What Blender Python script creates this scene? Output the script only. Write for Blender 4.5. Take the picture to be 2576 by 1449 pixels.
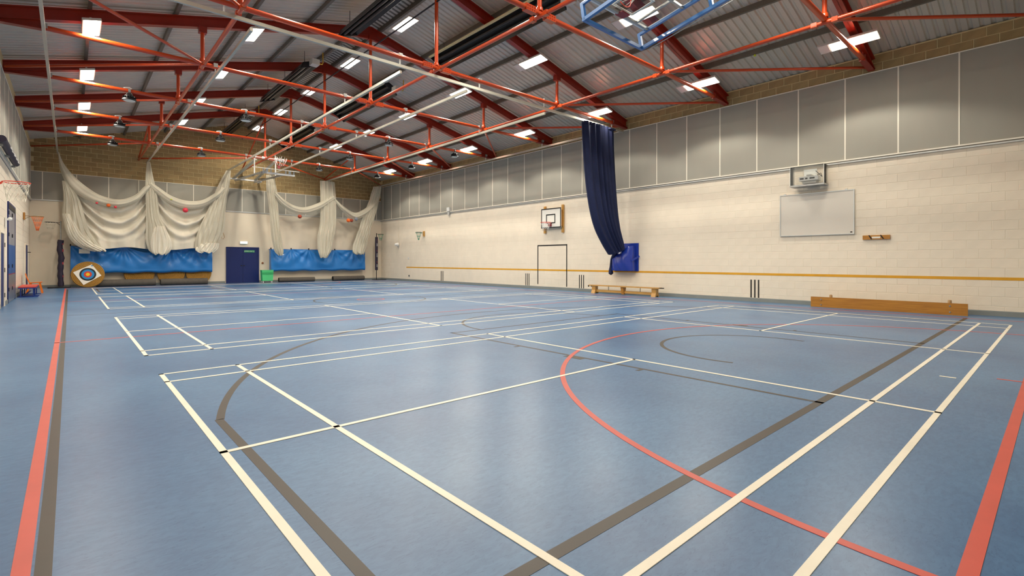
import bpy, math, random
from mathutils import Vector, Matrix
random.seed(7)
for o in list(bpy.data.objects): bpy.data.objects.remove(o)
SC = bpy.context.scene
COL = SC.collection
# ------------------------------------------------------------------ camera
YAW, ROLL = 0.73440, 0.0015
cd = bpy.data.cameras.new('camera'); cam = bpy.data.objects.new('camera', cd); COL.objects.link(cam)
fw = Vector((math.sin(YAW), math.cos(YAW), 0)); rt = Vector((math.cos(YAW), -math.sin(YAW), 0)); up = Vector((0, 0, 1))
r2 = rt*math.cos(ROLL) + up*math.sin(ROLL); u2 = up*math.cos(ROLL) - rt*math.sin(ROLL)
cam.matrix_world = Matrix(((r2.x, u2.x, -fw.x, -0.7375), (r2.y, u2.y, -fw.y, -6.7865), (r2.z, u2.z, -fw.z, 1.2715), (0, 0, 0, 1)))
cd.sensor_width = 36; cd.lens = 1243.36/2576*36
cd.shift_x = -0.00409; cd.shift_y = -0.02598; cd.clip_start = 0.05; cd.clip_end = 200
SC.camera = cam
# ------------------------------------------------------------------ world, exposure
w = bpy.data.worlds.new('world'); SC.world = w; w.use_nodes = True
w.node_tree.nodes['Background'].inputs[0].default_value = (0.8, 0.85, 1, 1)
w.node_tree.nodes['Background'].inputs[1].default_value = 0.05
vs = SC.view_settings
vs.view_transform = 'Standard'; vs.look = 'None'; vs.gamma = 1; vs.use_curve_mapping = False
vs.exposure = 0.37
LAMP_W = 75.0; LAMP_COL = (1.0, 0.93, 0.80)
# ------------------------------------------------------------------ materials
def lin(c):
    c /= 255.0
    return c/12.92 if c <= 0.04045 else ((c+0.055)/1.055)**2.4
def rgb(h):
    h = h.lstrip('#'); return tuple(lin(int(h[i:i+2], 16)) for i in (0, 2, 4)) + (1,)
M = {}
def mat(name, col, rough=0.6, metal=0.0, var=0.06, scale=3.0, stretch=(1, 1, 1), bump=0.0, bscale=40, spec=0.5,
        emit=None, trans=0.0, alpha=1.0, objvar=0.0, ior=1.45, coat=0.0):
    m = bpy.data.materials.new(name); m.use_nodes = True; M[name] = m
    nt = m.node_tree; N = nt.nodes; L = nt.links; b = N['Principled BSDF']
    c = rgb(col)
    tc = N.new('ShaderNodeTexCoord'); mp = N.new('ShaderNodeMapping'); mp.inputs['Scale'].default_value = stretch
    L.new(tc.outputs['Object'], mp.inputs[0])
    nz = N.new('ShaderNodeTexNoise'); nz.inputs['Scale'].default_value = scale; nz.inputs['Detail'].default_value = 5
    L.new(mp.outputs[0], nz.inputs['Vector'])
    rp = N.new('ShaderNodeMapRange'); rp.inputs[1].default_value = .3; rp.inputs[2].default_value = .7
    rp.inputs[3].default_value = 1-var; rp.inputs[4].default_value = 1+var
    L.new(nz.outputs[0], rp.inputs[0])
    mx = N.new('ShaderNodeMix'); mx.data_type = 'RGBA'; mx.blend_type = 'MULTIPLY'; mx.inputs[0].default_value = 1
    mx.inputs[6].default_value = c
    L.new(rp.outputs[0], mx.inputs[7])
    out = mx.outputs[2]
    if objvar:
        oi = N.new('ShaderNodeObjectInfo'); r3 = N.new('ShaderNodeMapRange')
        r3.inputs[3].default_value = 1-objvar; r3.inputs[4].default_value = 1+objvar
        L.new(oi.outputs['Random'], r3.inputs[0])
        m2 = N.new('ShaderNodeMix'); m2.data_type = 'RGBA'; m2.blend_type = 'MULTIPLY'; m2.inputs[0].default_value = 1
        L.new(out, m2.inputs[6]); L.new(r3.outputs[0], m2.inputs[7]); out = m2.outputs[2]
    L.new(out, b.inputs['Base Color'])
    b.inputs['Roughness'].default_value = rough; b.inputs['Metallic'].default_value = metal
    b.inputs['Specular IOR Level'].default_value = spec; b.inputs['IOR'].default_value = ior
    b.inputs['Coat Weight'].default_value = coat
    if trans: b.inputs['Transmission Weight'].default_value = trans
    if alpha < 1: b.inputs['Alpha'].default_value = alpha
    if emit:
        b.inputs['Emission Color'].default_value = rgb(emit[0]); b.inputs['Emission Strength'].default_value = emit[1]
    if bump:
        n2 = N.new('ShaderNodeTexNoise'); n2.inputs['Scale'].default_value = bscale; n2.inputs['Detail'].default_value = 4
        L.new(mp.outputs[0], n2.inputs['Vector'])
        bp = N.new('ShaderNodeBump'); bp.inputs['Strength'].default_value = bump; bp.inputs['Distance'].default_value = .01
        L.new(n2.outputs[0], bp.inputs['Height']); L.new(bp.outputs[0], b.inputs['Normal'])
    return m
mat('cream', '#e6dac7', .55, var=.03, scale=1.2, bump=.12, bscale=60)
mat('cream_block', '#e6dac7', .5, var=.03, scale=2.5, bump=.10, bscale=70)
mat('cream_joint', '#e3d7c3', .6, var=.03)
mat('plaster', '#e3d6c0', .6, var=.03, scale=.7, bump=.05, bscale=30)
mat('tan_block', '#a28a60', .85, var=.12, scale=3, bump=.4, bscale=55, objvar=.10)
mat('tan_joint', '#d6c496', .9, var=.06, scale=10)
mat('panel', '#a19e93', .6, var=.035, scale=1.3, stretch=(1, 1, .3))
mat('strip', '#f2ecdc', .45, var=.02)
mat('skirting', '#7d8280', .5, var=.05)
mat('roof', '#c2bbae', .40, metal=.15, var=.05, scale=1.1)
mat('purlin', '#6e675c', .5, metal=.3, var=.10, scale=3)
mat('red_steel', '#ba4012', .33, var=.04, scale=2, coat=.3)
mat('deep_red', '#8f220e', .4, var=.05, scale=2, coat=.2)
mat('alu', '#c4c1b4', .35, metal=.55, var=.05)
mat('galv', '#a9aaa8', .4, metal=.6, var=.12, scale=12)
mat('white_metal', '#e6e6e2', .4, var=.02)
mat('grey_plastic', '#b9b7b2', .5, var=.03)
mat('black', '#17171a', .45, var=.08)
mat('dark_metal', '#34322f', .38, metal=.55, var=.18, scale=4)
mat('heater_strip', '#c2b284', .5, var=.08)
mat('yellow_pipe', '#c89e1e', .45, var=.04)
mat('lamp_house', '#cfcac4', .45, var=.02)
mat('lamp_lit', '#ffffff', .5, emit=('#fff4dc', 14.0))
mat('lens_off', '#dcdcd6', .25, var=.01)
mat('net', '#ece6d4', .9, var=.05, scale=5)
mat('net_sheer', '#eee8d8', .9, var=.04, alpha=.16)
mat('canvas', '#f0ebdc', .8, var=.04, scale=3, bump=.1, bscale=25)
mat('tarp', '#2477c2', .38, var=.04, scale=2, bump=.08, bscale=18, coat=.15)
mat('navy_cloth', '#0a1840', .75, var=.12, scale=14)
mat('navy_vinyl', '#1b3596', .32, var=.06, scale=4, coat=.3)
mat('navy_door', '#10225c', .38, var=.03)
mat('blue_frame', '#2f6cae', .38, var=.04, coat=.2)
mat('white_line', '#efe9d8', .42, var=.04, scale=4)
mat('red_line', '#c9574a', .42, var=.06, scale=4)
mat('dark_line', '#3e362e', .42, var=.07, scale=3)
mat('wall_black', '#2b2724', .55, var=.10, scale=9)
mat('wall_yellow', '#d59b22', .5, var=.05, scale=5)
mat('board_white', '#e4e2da', .35, var=.01)
mat('whiteboard', '#d6cfc4', .22, var=.012, scale=1.2, coat=.3)
mat('straw', '#a87e3a', .9, var=.22, scale=30, bump=.6, bscale=60)
mat('paper', '#ece8dc', .7, var=.02)
mat('t_black', '#24272b', .7); mat('t_blue', '#2b86c2', .7); mat('t_red', '#d8402c', .7); mat('t_gold', '#f0c824', .7)
mat('foam', '#57514a', .8, var=.10, scale=9, bump=.3, bscale=50)
mat('green', '#4ec27c', .4, var=.03); mat('green_dark', '#2f9a5c', .45, var=.03); mat('green_net', '#4d9a80', .7)
mat('orange', '#f07818', .4, var=.03); mat('orange_rim', '#d8442a', .4, var=.04); mat('orange_net', '#f08850', .8)
mat('bench_red', '#c8463a', .5, var=.05); mat('bench_blue', '#203a86', .4, var=.04)
mat('door_blue', '#22508e', .4, var=.08, scale=1.5); mat('door_grey', '#8b8a94', .35, metal=.2, var=.05)
mat('steel_plate', '#a7a9ac', .3, metal=.8, var=.06, scale=6)
mat('pad_dark', '#2b2437', .55, var=.08, scale=5); mat('pad_red', '#8e2f3a', .55)
mat('ball_brown', '#a4452c', .55, var=.06, scale=12); mat('ball_orange', '#ea6a24', .5); mat('ball_red', '#d8384a', .5)
mat('ball_grey', '#8b93a0', .5, var=.2, scale=20); mat('ball_yellow', '#c8d838', .6)
mat('exit_green', '#128a4e', .5); mat('exit_lit', '#e8fff4', .5, emit=('#d8fff0', 2.2))
mat('brass', '#9c7a4a', .4, metal=.5); mat('rubber', '#2a2826', .8); mat('peg', '#b99a72', .7)
mat('stripe_white', '#d8d6d4', .5); mat('metal_line', '#c6c8c6', .4, metal=.4)
# wood
def wood(name, c1, c2):
    m = bpy.data.materials.new(name); m.use_nodes = True; M[name] = m
    N = m.node_tree.nodes; L = m.node_tree.links; b = N['Principled BSDF']
    tc = N.new('ShaderNodeTexCoord'); mp = N.new('ShaderNodeMapping'); mp.inputs['Scale'].default_value = (7, .5, 7)
    L.new(tc.outputs['Object'], mp.inputs[0])
    nz = N.new('ShaderNodeTexNoise'); nz.inputs['Scale'].default_value = 3; nz.inputs['Detail'].default_value = 6; nz.inputs['Distortion'].default_value = 1.2
    L.new(mp.outputs[0], nz.inputs['Vector'])
    cr = N.new('ShaderNodeValToRGB'); cr.color_ramp.elements[0].color = rgb(c1); cr.color_ramp.elements[1].color = rgb(c2)
    cr.color_ramp.elements[0].position = .3; cr.color_ramp.elements[1].position = .7
    L.new(nz.outputs[0], cr.inputs[0]); L.new(cr.outputs[0], b.inputs['Base Color'])
    b.inputs['Roughness'].default_value = .38; b.inputs['Coat Weight'].default_value = .25
wood('wood', '#a0661a', '#bb8028'); wood('wood_light', '#b4823a', '#c89a52')
# acrylic
def clear(name, a):
    m = bpy.data.materials.new(name); m.use_nodes = True; M[name] = m
    N = m.node_tree.nodes; L = m.node_tree.links
    N.remove(N['Principled BSDF']); out = N['Material Output']
    t = N.new('ShaderNodeBsdfTransparent'); t.inputs[0].default_value = (.985, .99, .985, 1)
    d = N.new('ShaderNodeBsdfDiffuse'); d.inputs[0].default_value = (.8, .8, .78, 1)
    g = N.new('ShaderNodeBsdfGlossy'); g.inputs['Roughness'].default_value = .06
    fr = N.new('ShaderNodeFresnel'); fr.inputs[0].default_value = 1.09
    m1 = N.new('ShaderNodeMixShader'); m1.inputs[0].default_value = a
    L.new(t.outputs[0], m1.inputs[1]); L.new(d.outputs[0], m1.inputs[2])
    m2 = N.new('ShaderNodeMixShader'); L.new(fr.outputs[0], m2.inputs[0]); L.new(m1.outputs[0], m2.inputs[1]); L.new(g.outputs[0], m2.inputs[2])
    L.new(m2.outputs[0], out.inputs[0])
clear('acrylic', .02); clear('acrylic_box', .06)
# net fabric: diffuse + translucent with a little see-through
def fabric(name, col, seethru, transl):
    m = bpy.data.materials.new(name); m.use_nodes = True; M[name] = m
    N = m.node_tree.nodes; L = m.node_tree.links
    N.remove(N['Principled BSDF']); out = N['Material Output']
    d = N.new('ShaderNodeBsdfDiffuse'); tl = N.new('ShaderNodeBsdfTranslucent'); tp = N.new('ShaderNodeBsdfTransparent')
    tc = N.new('ShaderNodeTexCoord'); nz = N.new('ShaderNodeTexNoise'); nz.inputs['Scale'].default_value = 6
    L.new(tc.outputs['Object'], nz.inputs['Vector'])
    cr = N.new('ShaderNodeValToRGB'); c = rgb(col)
    cr.color_ramp.elements[0].color = tuple(v*.93 for v in c[:3])+(1,); cr.color_ramp.elements[1].color = c
    L.new(nz.outputs[0], cr.inputs[0]); L.new(cr.outputs[0], d.inputs[0]); L.new(cr.outputs[0], tl.inputs[0])
    m1 = N.new('ShaderNodeMixShader'); m1.inputs[0].default_value = transl
    L.new(d.outputs[0], m1.inputs[1]); L.new(tl.outputs[0], m1.inputs[2])
    m2 = N.new('ShaderNodeMixShader'); m2.inputs[0].default_value = seethru
    L.new(m1.outputs[0], m2.inputs[1]); L.new(tp.outputs[0], m2.inputs[2]); L.new(m2.outputs[0], out.inputs[0])
fabric('net_fab', '#ded7c4', .12, .15); fabric('net_veil', '#efe9d6', .80, .3); fabric('canvas_fab', '#e8e1d0', .0, .10)
# floor vinyl
def floor_mat():
    m = bpy.data.materials.new('vinyl'); m.use_nodes = True; M['vinyl'] = m
    N = m.node_tree.nodes; L = m.node_tree.links; b = N['Principled BSDF']
    tc = N.new('ShaderNodeTexCoord')
    def noise(scale, st, det=5, dist=0):
        mp = N.new('ShaderNodeMapping'); mp.inputs['Scale'].default_value = st; L.new(tc.outputs['Object'], mp.inputs[0])
        n = N.new('ShaderNodeTexNoise'); n.inputs['Scale'].default_value = scale; n.inputs['Detail'].default_value = det
        n.inputs['Distortion'].default_value = dist; L.new(mp.outputs[0], n.inputs['Vector']); return n.outputs[0]
    def ramp(i, c1, c2, p1, p2):
        r = N.new('ShaderNodeValToRGB'); r.color_ramp.elements[0].color = c1; r.color_ramp.elements[1].color = c2
        r.color_ramp.elements[0].position = p1; r.color_ramp.elements[1].position = p2; L.new(i, r.inputs[0]); return r.outputs[0]
    base = ramp(noise(.55, (1, 1, 1), 4), rgb('#456a95'), rgb('#547da6'), .35, .68)
    fleck = ramp(noise(14, (1, 2.2, 1), 6, .8), (.86, .88, .90, 1), (1.06, 1.05, 1.03, 1), .38, .62)
    vein = ramp(noise(26, (1, 2.5, 1), 3, 1.6), (.72, .76, .80, 1), (1, 1, 1, 1), .30, .42)
    def mul(a, c):
        x = N.new('ShaderNodeMix'); x.data_type = 'RGBA'; x.blend_type = 'MULTIPLY'; x.inputs[0].default_value = 1
        L.new(a, x.inputs[6]); L.new(c, x.inputs[7]); return x.outputs[2]
    L.new(mul(mul(base, fleck), vein), b.inputs['Base Color'])
    rr = N.new('ShaderNodeMapRange'); rr.inputs[3].default_value = .29; rr.inputs[4].default_value = .39
    L.new(noise(1.4, (1, 1, 1), 4), rr.inputs[0]); L.new(rr.outputs[0], b.inputs['Roughness'])
    b.inputs['Specular IOR Level'].default_value = .5
    bp = N.new('ShaderNodeBump'); bp.inputs['Strength'].default_value = .02; bp.inputs['Distance'].default_value = .01
    L.new(noise(3, (1, 1, 1), 3), bp.inputs['Height']); L.new(bp.outputs[0], b.inputs['Normal'])
floor_mat()
# ------------------------------------------------------------------ mesh builder
class MB:
    def __init__(s): s.v = []; s.f = []
    def add(s, vs, fs):
        n = len(s.v); s.v += [tuple(v) for v in vs]; s.f += [tuple(i+n for i in f) for f in fs]; return s
    def box(s, x0, x1, y0, y1, z0, z1):
        return s.add([(x, y, z) for z in (z0, z1) for y in (y0, y1) for x in (x0, x1)],
                     [(0, 2, 3, 1), (4, 5, 7, 6), (0, 1, 5, 4), (2, 6, 7, 3), (0, 4, 6, 2), (1, 3, 7, 5)])
    def cbox(s, c, sz, rot=None):
        h = [k/2 for k in sz]; p = []
        for z in (-1, 1):
            for y in (-1, 1):
                for x in (-1, 1):
                    q = Vector((x*h[0], y*h[1], z*h[2]))
                    if rot is not None: q = rot @ q
                    p.append(q + Vector(c))
        return s.add(p, [(0, 2, 3, 1), (4, 5, 7, 6), (0, 1, 5, 4), (2, 6, 7, 3), (0, 4, 6, 2), (1, 3, 7, 5)])
    def beam(s, a, b, wd, ht, upv=(0, 0, 1)):
        a = Vector(a); b = Vector(b); d = (b-a).normalized(); sd = d.cross(Vector(upv)).normalized(); u = sd.cross(d)
        p = []
        for q in (a, b):
            for i, j in ((-1, -1), (1, -1), (1, 1), (-1, 1)): p.append(q + sd*(i*wd/2) + u*(j*ht/2))
        return s.add(p, [(3, 2, 1, 0), (4, 5, 6, 7), (0, 1, 5, 4), (1, 2, 6, 5), (2, 3, 7, 6), (3, 0, 4, 7)])
    def tube(s, pts, r, n=10, closed=False, cap=True):
        pts = [Vector(p) for p in pts]; m = len(pts); rs = r if isinstance(r, (list, tuple)) else [r]*m
        ref = None; rings = []
        for i, p in enumerate(pts):
            a = pts[(i-1) % m] if (closed or i > 0) else p; b = pts[(i+1) % m] if (closed or i < m-1) else p
            d = (b-a).normalized()
            if ref is None: ref = Vector((0, 0, 1)) if abs(d.z) < .9 else Vector((1, 0, 0))
            x = d.cross(ref); x = x.normalized() if x.length > 1e-6 else d.orthogonal().normalized(); y = x.cross(d); ref = y
            rings.append([p + x*(rs[i]*math.cos(2*math.pi*k/n)) + y*(rs[i]*math.sin(2*math.pi*k/n)) for k in range(n)])
        vs = [v for rg in rings for v in rg]; fs = []
        for i in range(m if closed else m-1):
            j = (i+1) % m
            for k in range(n): fs.append((i*n+k, i*n+(k+1) % n, j*n+(k+1) % n, j*n+k))
        if cap and not closed: fs += [tuple(range(n))[::-1], tuple((m-1)*n+k for k in range(n))]
        return s.add(vs, fs)
    def lathe(s, prof, c, n=24, axis='z', cap=True):
        vs = []
        for r, h in prof:
            for k in range(n):
                a = 2*math.pi*k/n; u, v = r*math.cos(a), r*math.sin(a)
                q = {'z': (u, v, h), 'y': (u, h, v), 'x': (h, u, v)}[axis]
                vs.append((c[0]+q[0], c[1]+q[1], c[2]+q[2]))
        fs = []
        for i in range(len(prof)-1):
            for k in range(n): fs.append((i*n+k, i*n+(k+1) % n, (i+1)*n+(k+1) % n, (i+1)*n+k))
        if cap: fs += [tuple(range(n))[::-1], tuple((len(prof)-1)*n+k for k in range(n))]
        return s.add(vs, fs)
    def sphere(s, c, r, n=16, m=10, sc=(1, 1, 1)):
        vs = []; fs = []
        for i in range(m+1):
            t = math.pi*i/m
            for k in range(n):
                a = 2*math.pi*k/n
                vs.append((c[0]+sc[0]*r*math.sin(t)*math.cos(a), c[1]+sc[1]*r*math.sin(t)*math.sin(a), c[2]+sc[2]*r*math.cos(t)))
        for i in range(m):
            for k in range(n): fs.append((i*n+k, (i+1)*n+k, (i+1)*n+(k+1) % n, i*n+(k+1) % n))
        return s.add(vs, fs)
    def prism(s, poly, axis, a, b):
        # polygon extruded along an axis between a and b
        def P(u, v, h): return {'y': (u, h, v), 'x': (h, u, v), 'z': (u, v, h)}[axis]
        n = len(poly); vs = [P(u, v, a) for u, v in poly] + [P(u, v, b) for u, v in poly]
        fs = [tuple(range(n)), tuple(range(2*n-1, n-1, -1))] + [(i, (i+1) % n, n+(i+1) % n, n+i) for i in range(n)]
        return s.add(vs, fs)
    def sheet(s, fn, nu, nv, thick=0.0, wrap=False):
        # fn(u,v)->(x,y,z); optional thickness along +y
        g = [[Vector(fn(i/nu, j/nv)) for i in range(nu+1)] for j in range(nv+1)]
        def put(off, flip):
            vs = [g[j][i] + Vector((0, off, 0)) for j in range(nv+1) for i in range(nu+1)]; fs = []
            for j in range(nv):
                for i in range(nu):
                    a = j*(nu+1)+i; q = (a, a+1, a+nu+2, a+nu+1); fs.append(q[::-1] if flip else q)
            s.add(vs, fs)
        n0 = len(s.v); put(0, False)
        if thick:
            n1 = len(s.v); put(thick, True)
            edge = [(0, i) for i in range(nu+1)] + [(j, nu) for j in range(1, nv+1)] + [(nv, i) for i in range(nu-1, -1, -1)] + [(j, 0) for j in range(nv-1, 0, -1)]
            idx = [j*(nu+1)+i for j, i in edge]
            for k in range(len(idx)):
                a, b = idx[k], idx[(k+1) % len(idx)]; s.f.append((n0+a, n1+a, n1+b, n0+b))
        return s
    def mesh(s, name, m, org=(0, 0, 0), smooth=False):
        me = bpy.data.meshes.new(name)
        me.from_pydata([(x-org[0], y-org[1], z-org[2]) for x, y, z in s.v], [], s.f); me.update()
        if m: me.materials.append(M[m])
        if smooth:
            for p in me.polygons: p.use_smooth = True
            try: me.set_sharp_from_angle(angle=math.radians(40))
            except Exception: pass
        return me
    def build(s, name, m, parent=None, smooth=False, org=None):
        if org is None: org = parent['_o'] if parent is not None and '_o' in parent else (0, 0, 0)
        o = bpy.data.objects.new(name, s.mesh(name, m, org, smooth)); COL.objects.link(o)
        if parent is not None: o.parent = parent
        o['_o'] = list(org)
        return o
def tag(o, label=None, cat=None, group=None, kind=None):
    if label: o['label'] = label
    if cat: o['category'] = cat
    if group: o['group'] = group
    if kind: o['kind'] = kind
    return o
def thing(name, loc, label, cat, group=None, kind=None):
    o = bpy.data.objects.new(name, None); COL.objects.link(o); o.location = loc; o['_o'] = list(loc); o.empty_display_size = .1
    return tag(o, label, cat, group, kind)
def single(name, mb, m, org, label, cat, group=None, smooth=False, kind=None):
    o = bpy.data.objects.new(name, mb.mesh(name, m, org, smooth)); COL.objects.link(o); o.location = org; o['_o'] = list(org)
    return tag(o, label, cat, group, kind)
def inst(me, name, loc, parent, rot=None):
    o = bpy.data.objects.new(name, me); COL.objects.link(o); o.parent = parent; o.location = loc
    if rot: o.rotation_euler = rot
    return o
def copy_tree(src, parent=None):
    c = src.copy(); COL.objects.link(c); c.parent = parent
    for ch in list(src.children): copy_tree(ch, c)
    return c
ORD = ['nearest', 'second', 'third', 'fourth', 'fifth', 'sixth', 'seventh', 'eighth']
def lerp_path(pts, t):
    # piecewise smooth interpolation through points, t in 0..1
    n = len(pts)-1; x = min(max(t, 0), 1)*n; i = min(int(x), n-1); f = x-i
    p0 = pts[max(i-1, 0)]; p1 = pts[i]; p2 = pts[i+1]; p3 = pts[min(i+2, n)]
    return tuple(.5*((2*b)+(-a+c)*f+(2*a-5*b+4*c-d)*f*f+(-a+3*b-3*c+d)*f**3) for a, b, c, d in zip(p0, p1, p2, p3))

# ================================================================== THE HALL
WL, WR, YN, YF = -2.12, 15.45, -8.0, 25.3
CX, SL = 6.70, 0.262
def raf_bot(x): return 8.78 - SL*abs(x-CX)
def raf_top(x): return raf_bot(x) + 0.29
def roof_z(x): return raf_top(x) + 0.14
FR = [-7.28 + 4*k for k in range(8)]        # truss positions; the last seven are in view or overhead
# ---- floor and its painted lines
floor = MB().box(WL-.1, WR+.1, YN-.1, YF+.1, -.15, 0).build('floor', 'vinyl'); tag(floor, kind='structure')
H_D, H_R, H_W = .0012, .0024, .0036
def line(name, m, x0, x1, y0, y1):
    h = {'white_line': H_W, 'red_line': H_R, 'dark_line': H_D}[m]
    MB().box(x0, x1, y0, y1, 0.0002, h).build(name, m, floor)
def arc(name, m, cx, cy, r, a0, a1, wd=.05, n=64):
    h = {'white_line': H_W, 'red_line': H_R, 'dark_line': H_D}[m]; b = MB(); vs = []; fs = []
    for i in range(n+1):
        a = math.radians(a0+(a1-a0)*i/n)
        for rr in (r-wd, r):
            for z in (.0002, h): vs.append((cx+rr*math.cos(a), cy+rr*math.sin(a), z))
    for i in range(n):
        k = 4*i
        fs += [(k+1, k+3, k+7, k+5), (k, k+4, k+6, k+2), (k, k+1, k+5, k+4), (k+2, k+6, k+7, k+3)]
    fs += [(0, 2, 3, 1), (4*n, 4*n+1, 4*n+3, 4*n+2)]
    b.add(vs, fs).build(name, m, floor)
W4 = .045
for y1 in (0.0, 7.53, 16.12, 23.6):                    # four badminton courts lying across the hall
    y0 = y1-6.1
    for x in (0, .76, 4.72-W4, 8.68, 12.64-W4, 13.4-W4): line('badminton_line', 'white_line', x, x+W4, y0, y1)
    for y in (y0, y0+.46, y1-.46-W4, y1-W4): line('badminton_line', 'white_line', 0, 13.4, y, y+W4)
    ym = (y0+y1)/2-W4/2
    line('badminton_line', 'white_line', 0, 4.72, ym, ym+W4); line('badminton_line', 'white_line', 8.68, 13.4, ym, ym+W4)
line('badminton_line', 'white_line', 6.44, 6.48, -6.0, -5.86)
# netball (red)
NX0, NX1, NY0 = -.915, 14.34, -6.56; NY1 = NY0+30.5
line('netball_line', 'red_line', NX0, NX0+.06, NY0, NY1); line('netball_line', 'red_line', NX1-.05, NX1, NY0, NY1)
line('netball_line', 'red_line', NX0, NX1, NY0, NY0+.065); line('netball_line', 'red_line', NX0, NX1, NY1-.06, NY1)
for y in (3.63, 13.8): line('netball_line', 'red_line', NX0, NX1, y, y+.05)
arc('netball_line', 'red_line', 6.715, NY0, 4.9, 0, 180, .055, 96); arc('netball_line', 'red_line', 6.715, NY1, 4.9, 180, 360, .05, 96)
arc('netball_line', 'red_line', 6.715, 8.7, .45, 0, 360, .05, 40)
line('netball_line', 'red_line', 6.74, 6.78, -6.5, -6.30)
# basketball (dark)
BX0, BX1, BY0, BY1, BC = -.845, 14.37, -5.34, 22.66, 6.72
line('basketball_line', 'dark_line', BX0, BX0+.055, BY0, BY1); line('basketball_line', 'dark_line', BX1-.055, BX1, BY0, BY1)
line('basketball_line', 'dark_line', BX0, BX1, BY0, BY0+.07); line('basketball_line', 'dark_line', BX0, BX1, BY1-.06, BY1)
line('basketball_line', 'dark_line', BX0, BX1, 8.66, 8.71); arc('basketball_line', 'dark_line', BC, 8.68, 1.8, 0, 360, .05, 72)
for s, y0 in ((1, BY0), (-1, BY1)):
    hy = y0+s*1.61; ha = math.degrees(math.asin(1.475/6.75))
    def yy(a, b): return (y0+s*a, y0+s*b) if s > 0 else (y0+s*b, y0+s*a)
    line('basketball_line', 'dark_line', BC-6.6, BC-6.54, *yy(0, 3.09)); line('basketball_line', 'dark_line', BC+6.54, BC+6.6, *yy(0, 3.09))
    arc('basketball_line', 'dark_line', BC, hy, 6.755, *((ha, 180-ha) if s > 0 else (180+ha, 360-ha)), .06, 128)
    line('basketball_line', 'dark_line', BC-2.45, BC-2.40, *yy(0, 5.85)); line('basketball_line', 'dark_line', BC+2.40, BC+2.45, *yy(0, 5.85))
    line('basketball_line', 'dark_line', BC-2.45, BC+2.45, *yy(5.80, 5.85))
    arc('basketball_line', 'dark_line', BC, y0+s*5.83, 1.8, *((0, 180) if s > 0 else (180, 360)), .05, 48)
    arc('basketball_line', 'dark_line', BC, hy, 1.32, *((-12, 192) if s > 0 else (168, 372)), .055, 64)
    for t0, t1 in ((1.86, 1.91), (2.75, 3.05), (4.0, 4.05)):
        line('basketball_line', 'dark_line', BC-2.55, BC-2.45, *yy(t0, t1)); line('basketball_line', 'dark_line', BC+2.45, BC+2.55, *yy(t0, t1))
# ---- block meshes
def block_mesh(name, m, L=.44, H=.215, D=.012, b=.004):
    # face towards -x (a wall on the right); frustum
    mb = MB().add([(0, -L/2, -H/2), (0, L/2, -H/2), (0, L/2, H/2), (0, -L/2, H/2),
                   (-D, -L/2+b, -H/2+b), (-D, L/2-b, -H/2+b), (-D, L/2-b, H/2-b), (-D, -L/2+b, H/2-b)],
                  [(4, 7, 6, 5), (0, 4, 5, 1), (1, 5, 6, 2), (2, 6, 7, 3), (3, 7, 4, 0), (0, 1, 2, 3)])
    return mb.mesh(name, m)
def block_into(mb, p, L, H, D, b, face):
    pts = [(0, -L/2, -H/2), (0, L/2, -H/2), (0, L/2, H/2), (0, -L/2, H/2), (D, -L/2+b, -H/2+b), (D, L/2-b, -H/2+b), (D, L/2-b, H/2-b), (D, -L/2+b, H/2-b)]
    out = []
    for d, a, z in pts:
        if face == '-x': out.append((p[0]-d, p[1]+a, p[2]+z))
        elif face == '+x': out.append((p[0]+d, p[1]+a, p[2]+z))
        else: out.append((p[0]+a, p[1]-d, p[2]+z))
    mb.add(out, [(4, 7, 6, 5), (0, 4, 5, 1), (1, 5, 6, 2), (2, 6, 7, 3), (3, 7, 4, 0)])
# ---- right wall
wall_r = MB().box(WR, WR+.25, YN-.2, YF+.2, 0, 6.90).build('wall_right', 'cream_joint'); tag(wall_r, kind='structure')
bm_c = block_mesh('block', 'cream_block', .443, .218, .0032, .004); bm_t = block_mesh('eaves_block', 'tan_block', .432, .207)
rest = MB(); n = 0
cells = []
for k in range(18):
    for j in range(75):
        y = YN+.1+.45*j+(.225 if k % 2 else 0)
        if y < YF-.2: cells.append((y, .1125+.225*k))
cells.sort(key=lambda c: (c[0]+6.8)**2+(c[1]-1.5)**2*.2 if c[0] > -6.75 else 1e6)
for i, (y, z) in enumerate(cells):
    if i < 300: inst(bm_c, 'block', (WR+random.uniform(-.0006, .0006), y, z), wall_r)
    else: block_into(rest, (WR, y, z), .443, .218, .0032+random.uniform(-.0004, .0004), .004, '-x')
tag(rest.build('block_courses', 'cream_block', wall_r), kind='stuff')
MB().box(WR-.004, WR+.01, YN, YF, 6.38, 6.9).build('mortar_band', 'tan_joint', wall_r)
for k in range(2):
    for j in range(75):
        y = YN+.2+.45*j+(.225 if k % 2 else 0)
        if y < YF-.1: inst(bm_t, 'eaves_block', (WR-.004, y, 6.535+.225*k), wall_r)
def panels_y(parent, X, side):
    bnd = [-5.07+1.2*k for k in range(-2, 26)]
    d = -1 if side == 'r' else 1
    def rng(a, b): return (min(X+d*a, X+d*b), max(X+d*a, X+d*b))
    b0 = [YN]+bnd+[YF]
    for a, b in zip(b0[:-1], b0[1:]):
        if b > YF: b = YF
        if b-a < .05: continue
        MB().box(*rng(0, .030), a+.006, b-.006, 4.14, 6.40).build('panel', 'panel', parent)
    for y in bnd:
        if y < YF: MB().box(*rng(.0, .038), y-.016, y+.016, 4.14, 6.40).build('joint_strip', 'strip', parent)
    MB().box(*rng(.0, .040), YN, YF, 6.40, 6.425).build('edge_strip', 'strip', parent)
panels_y(wall_r, WR, 'r')
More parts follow.
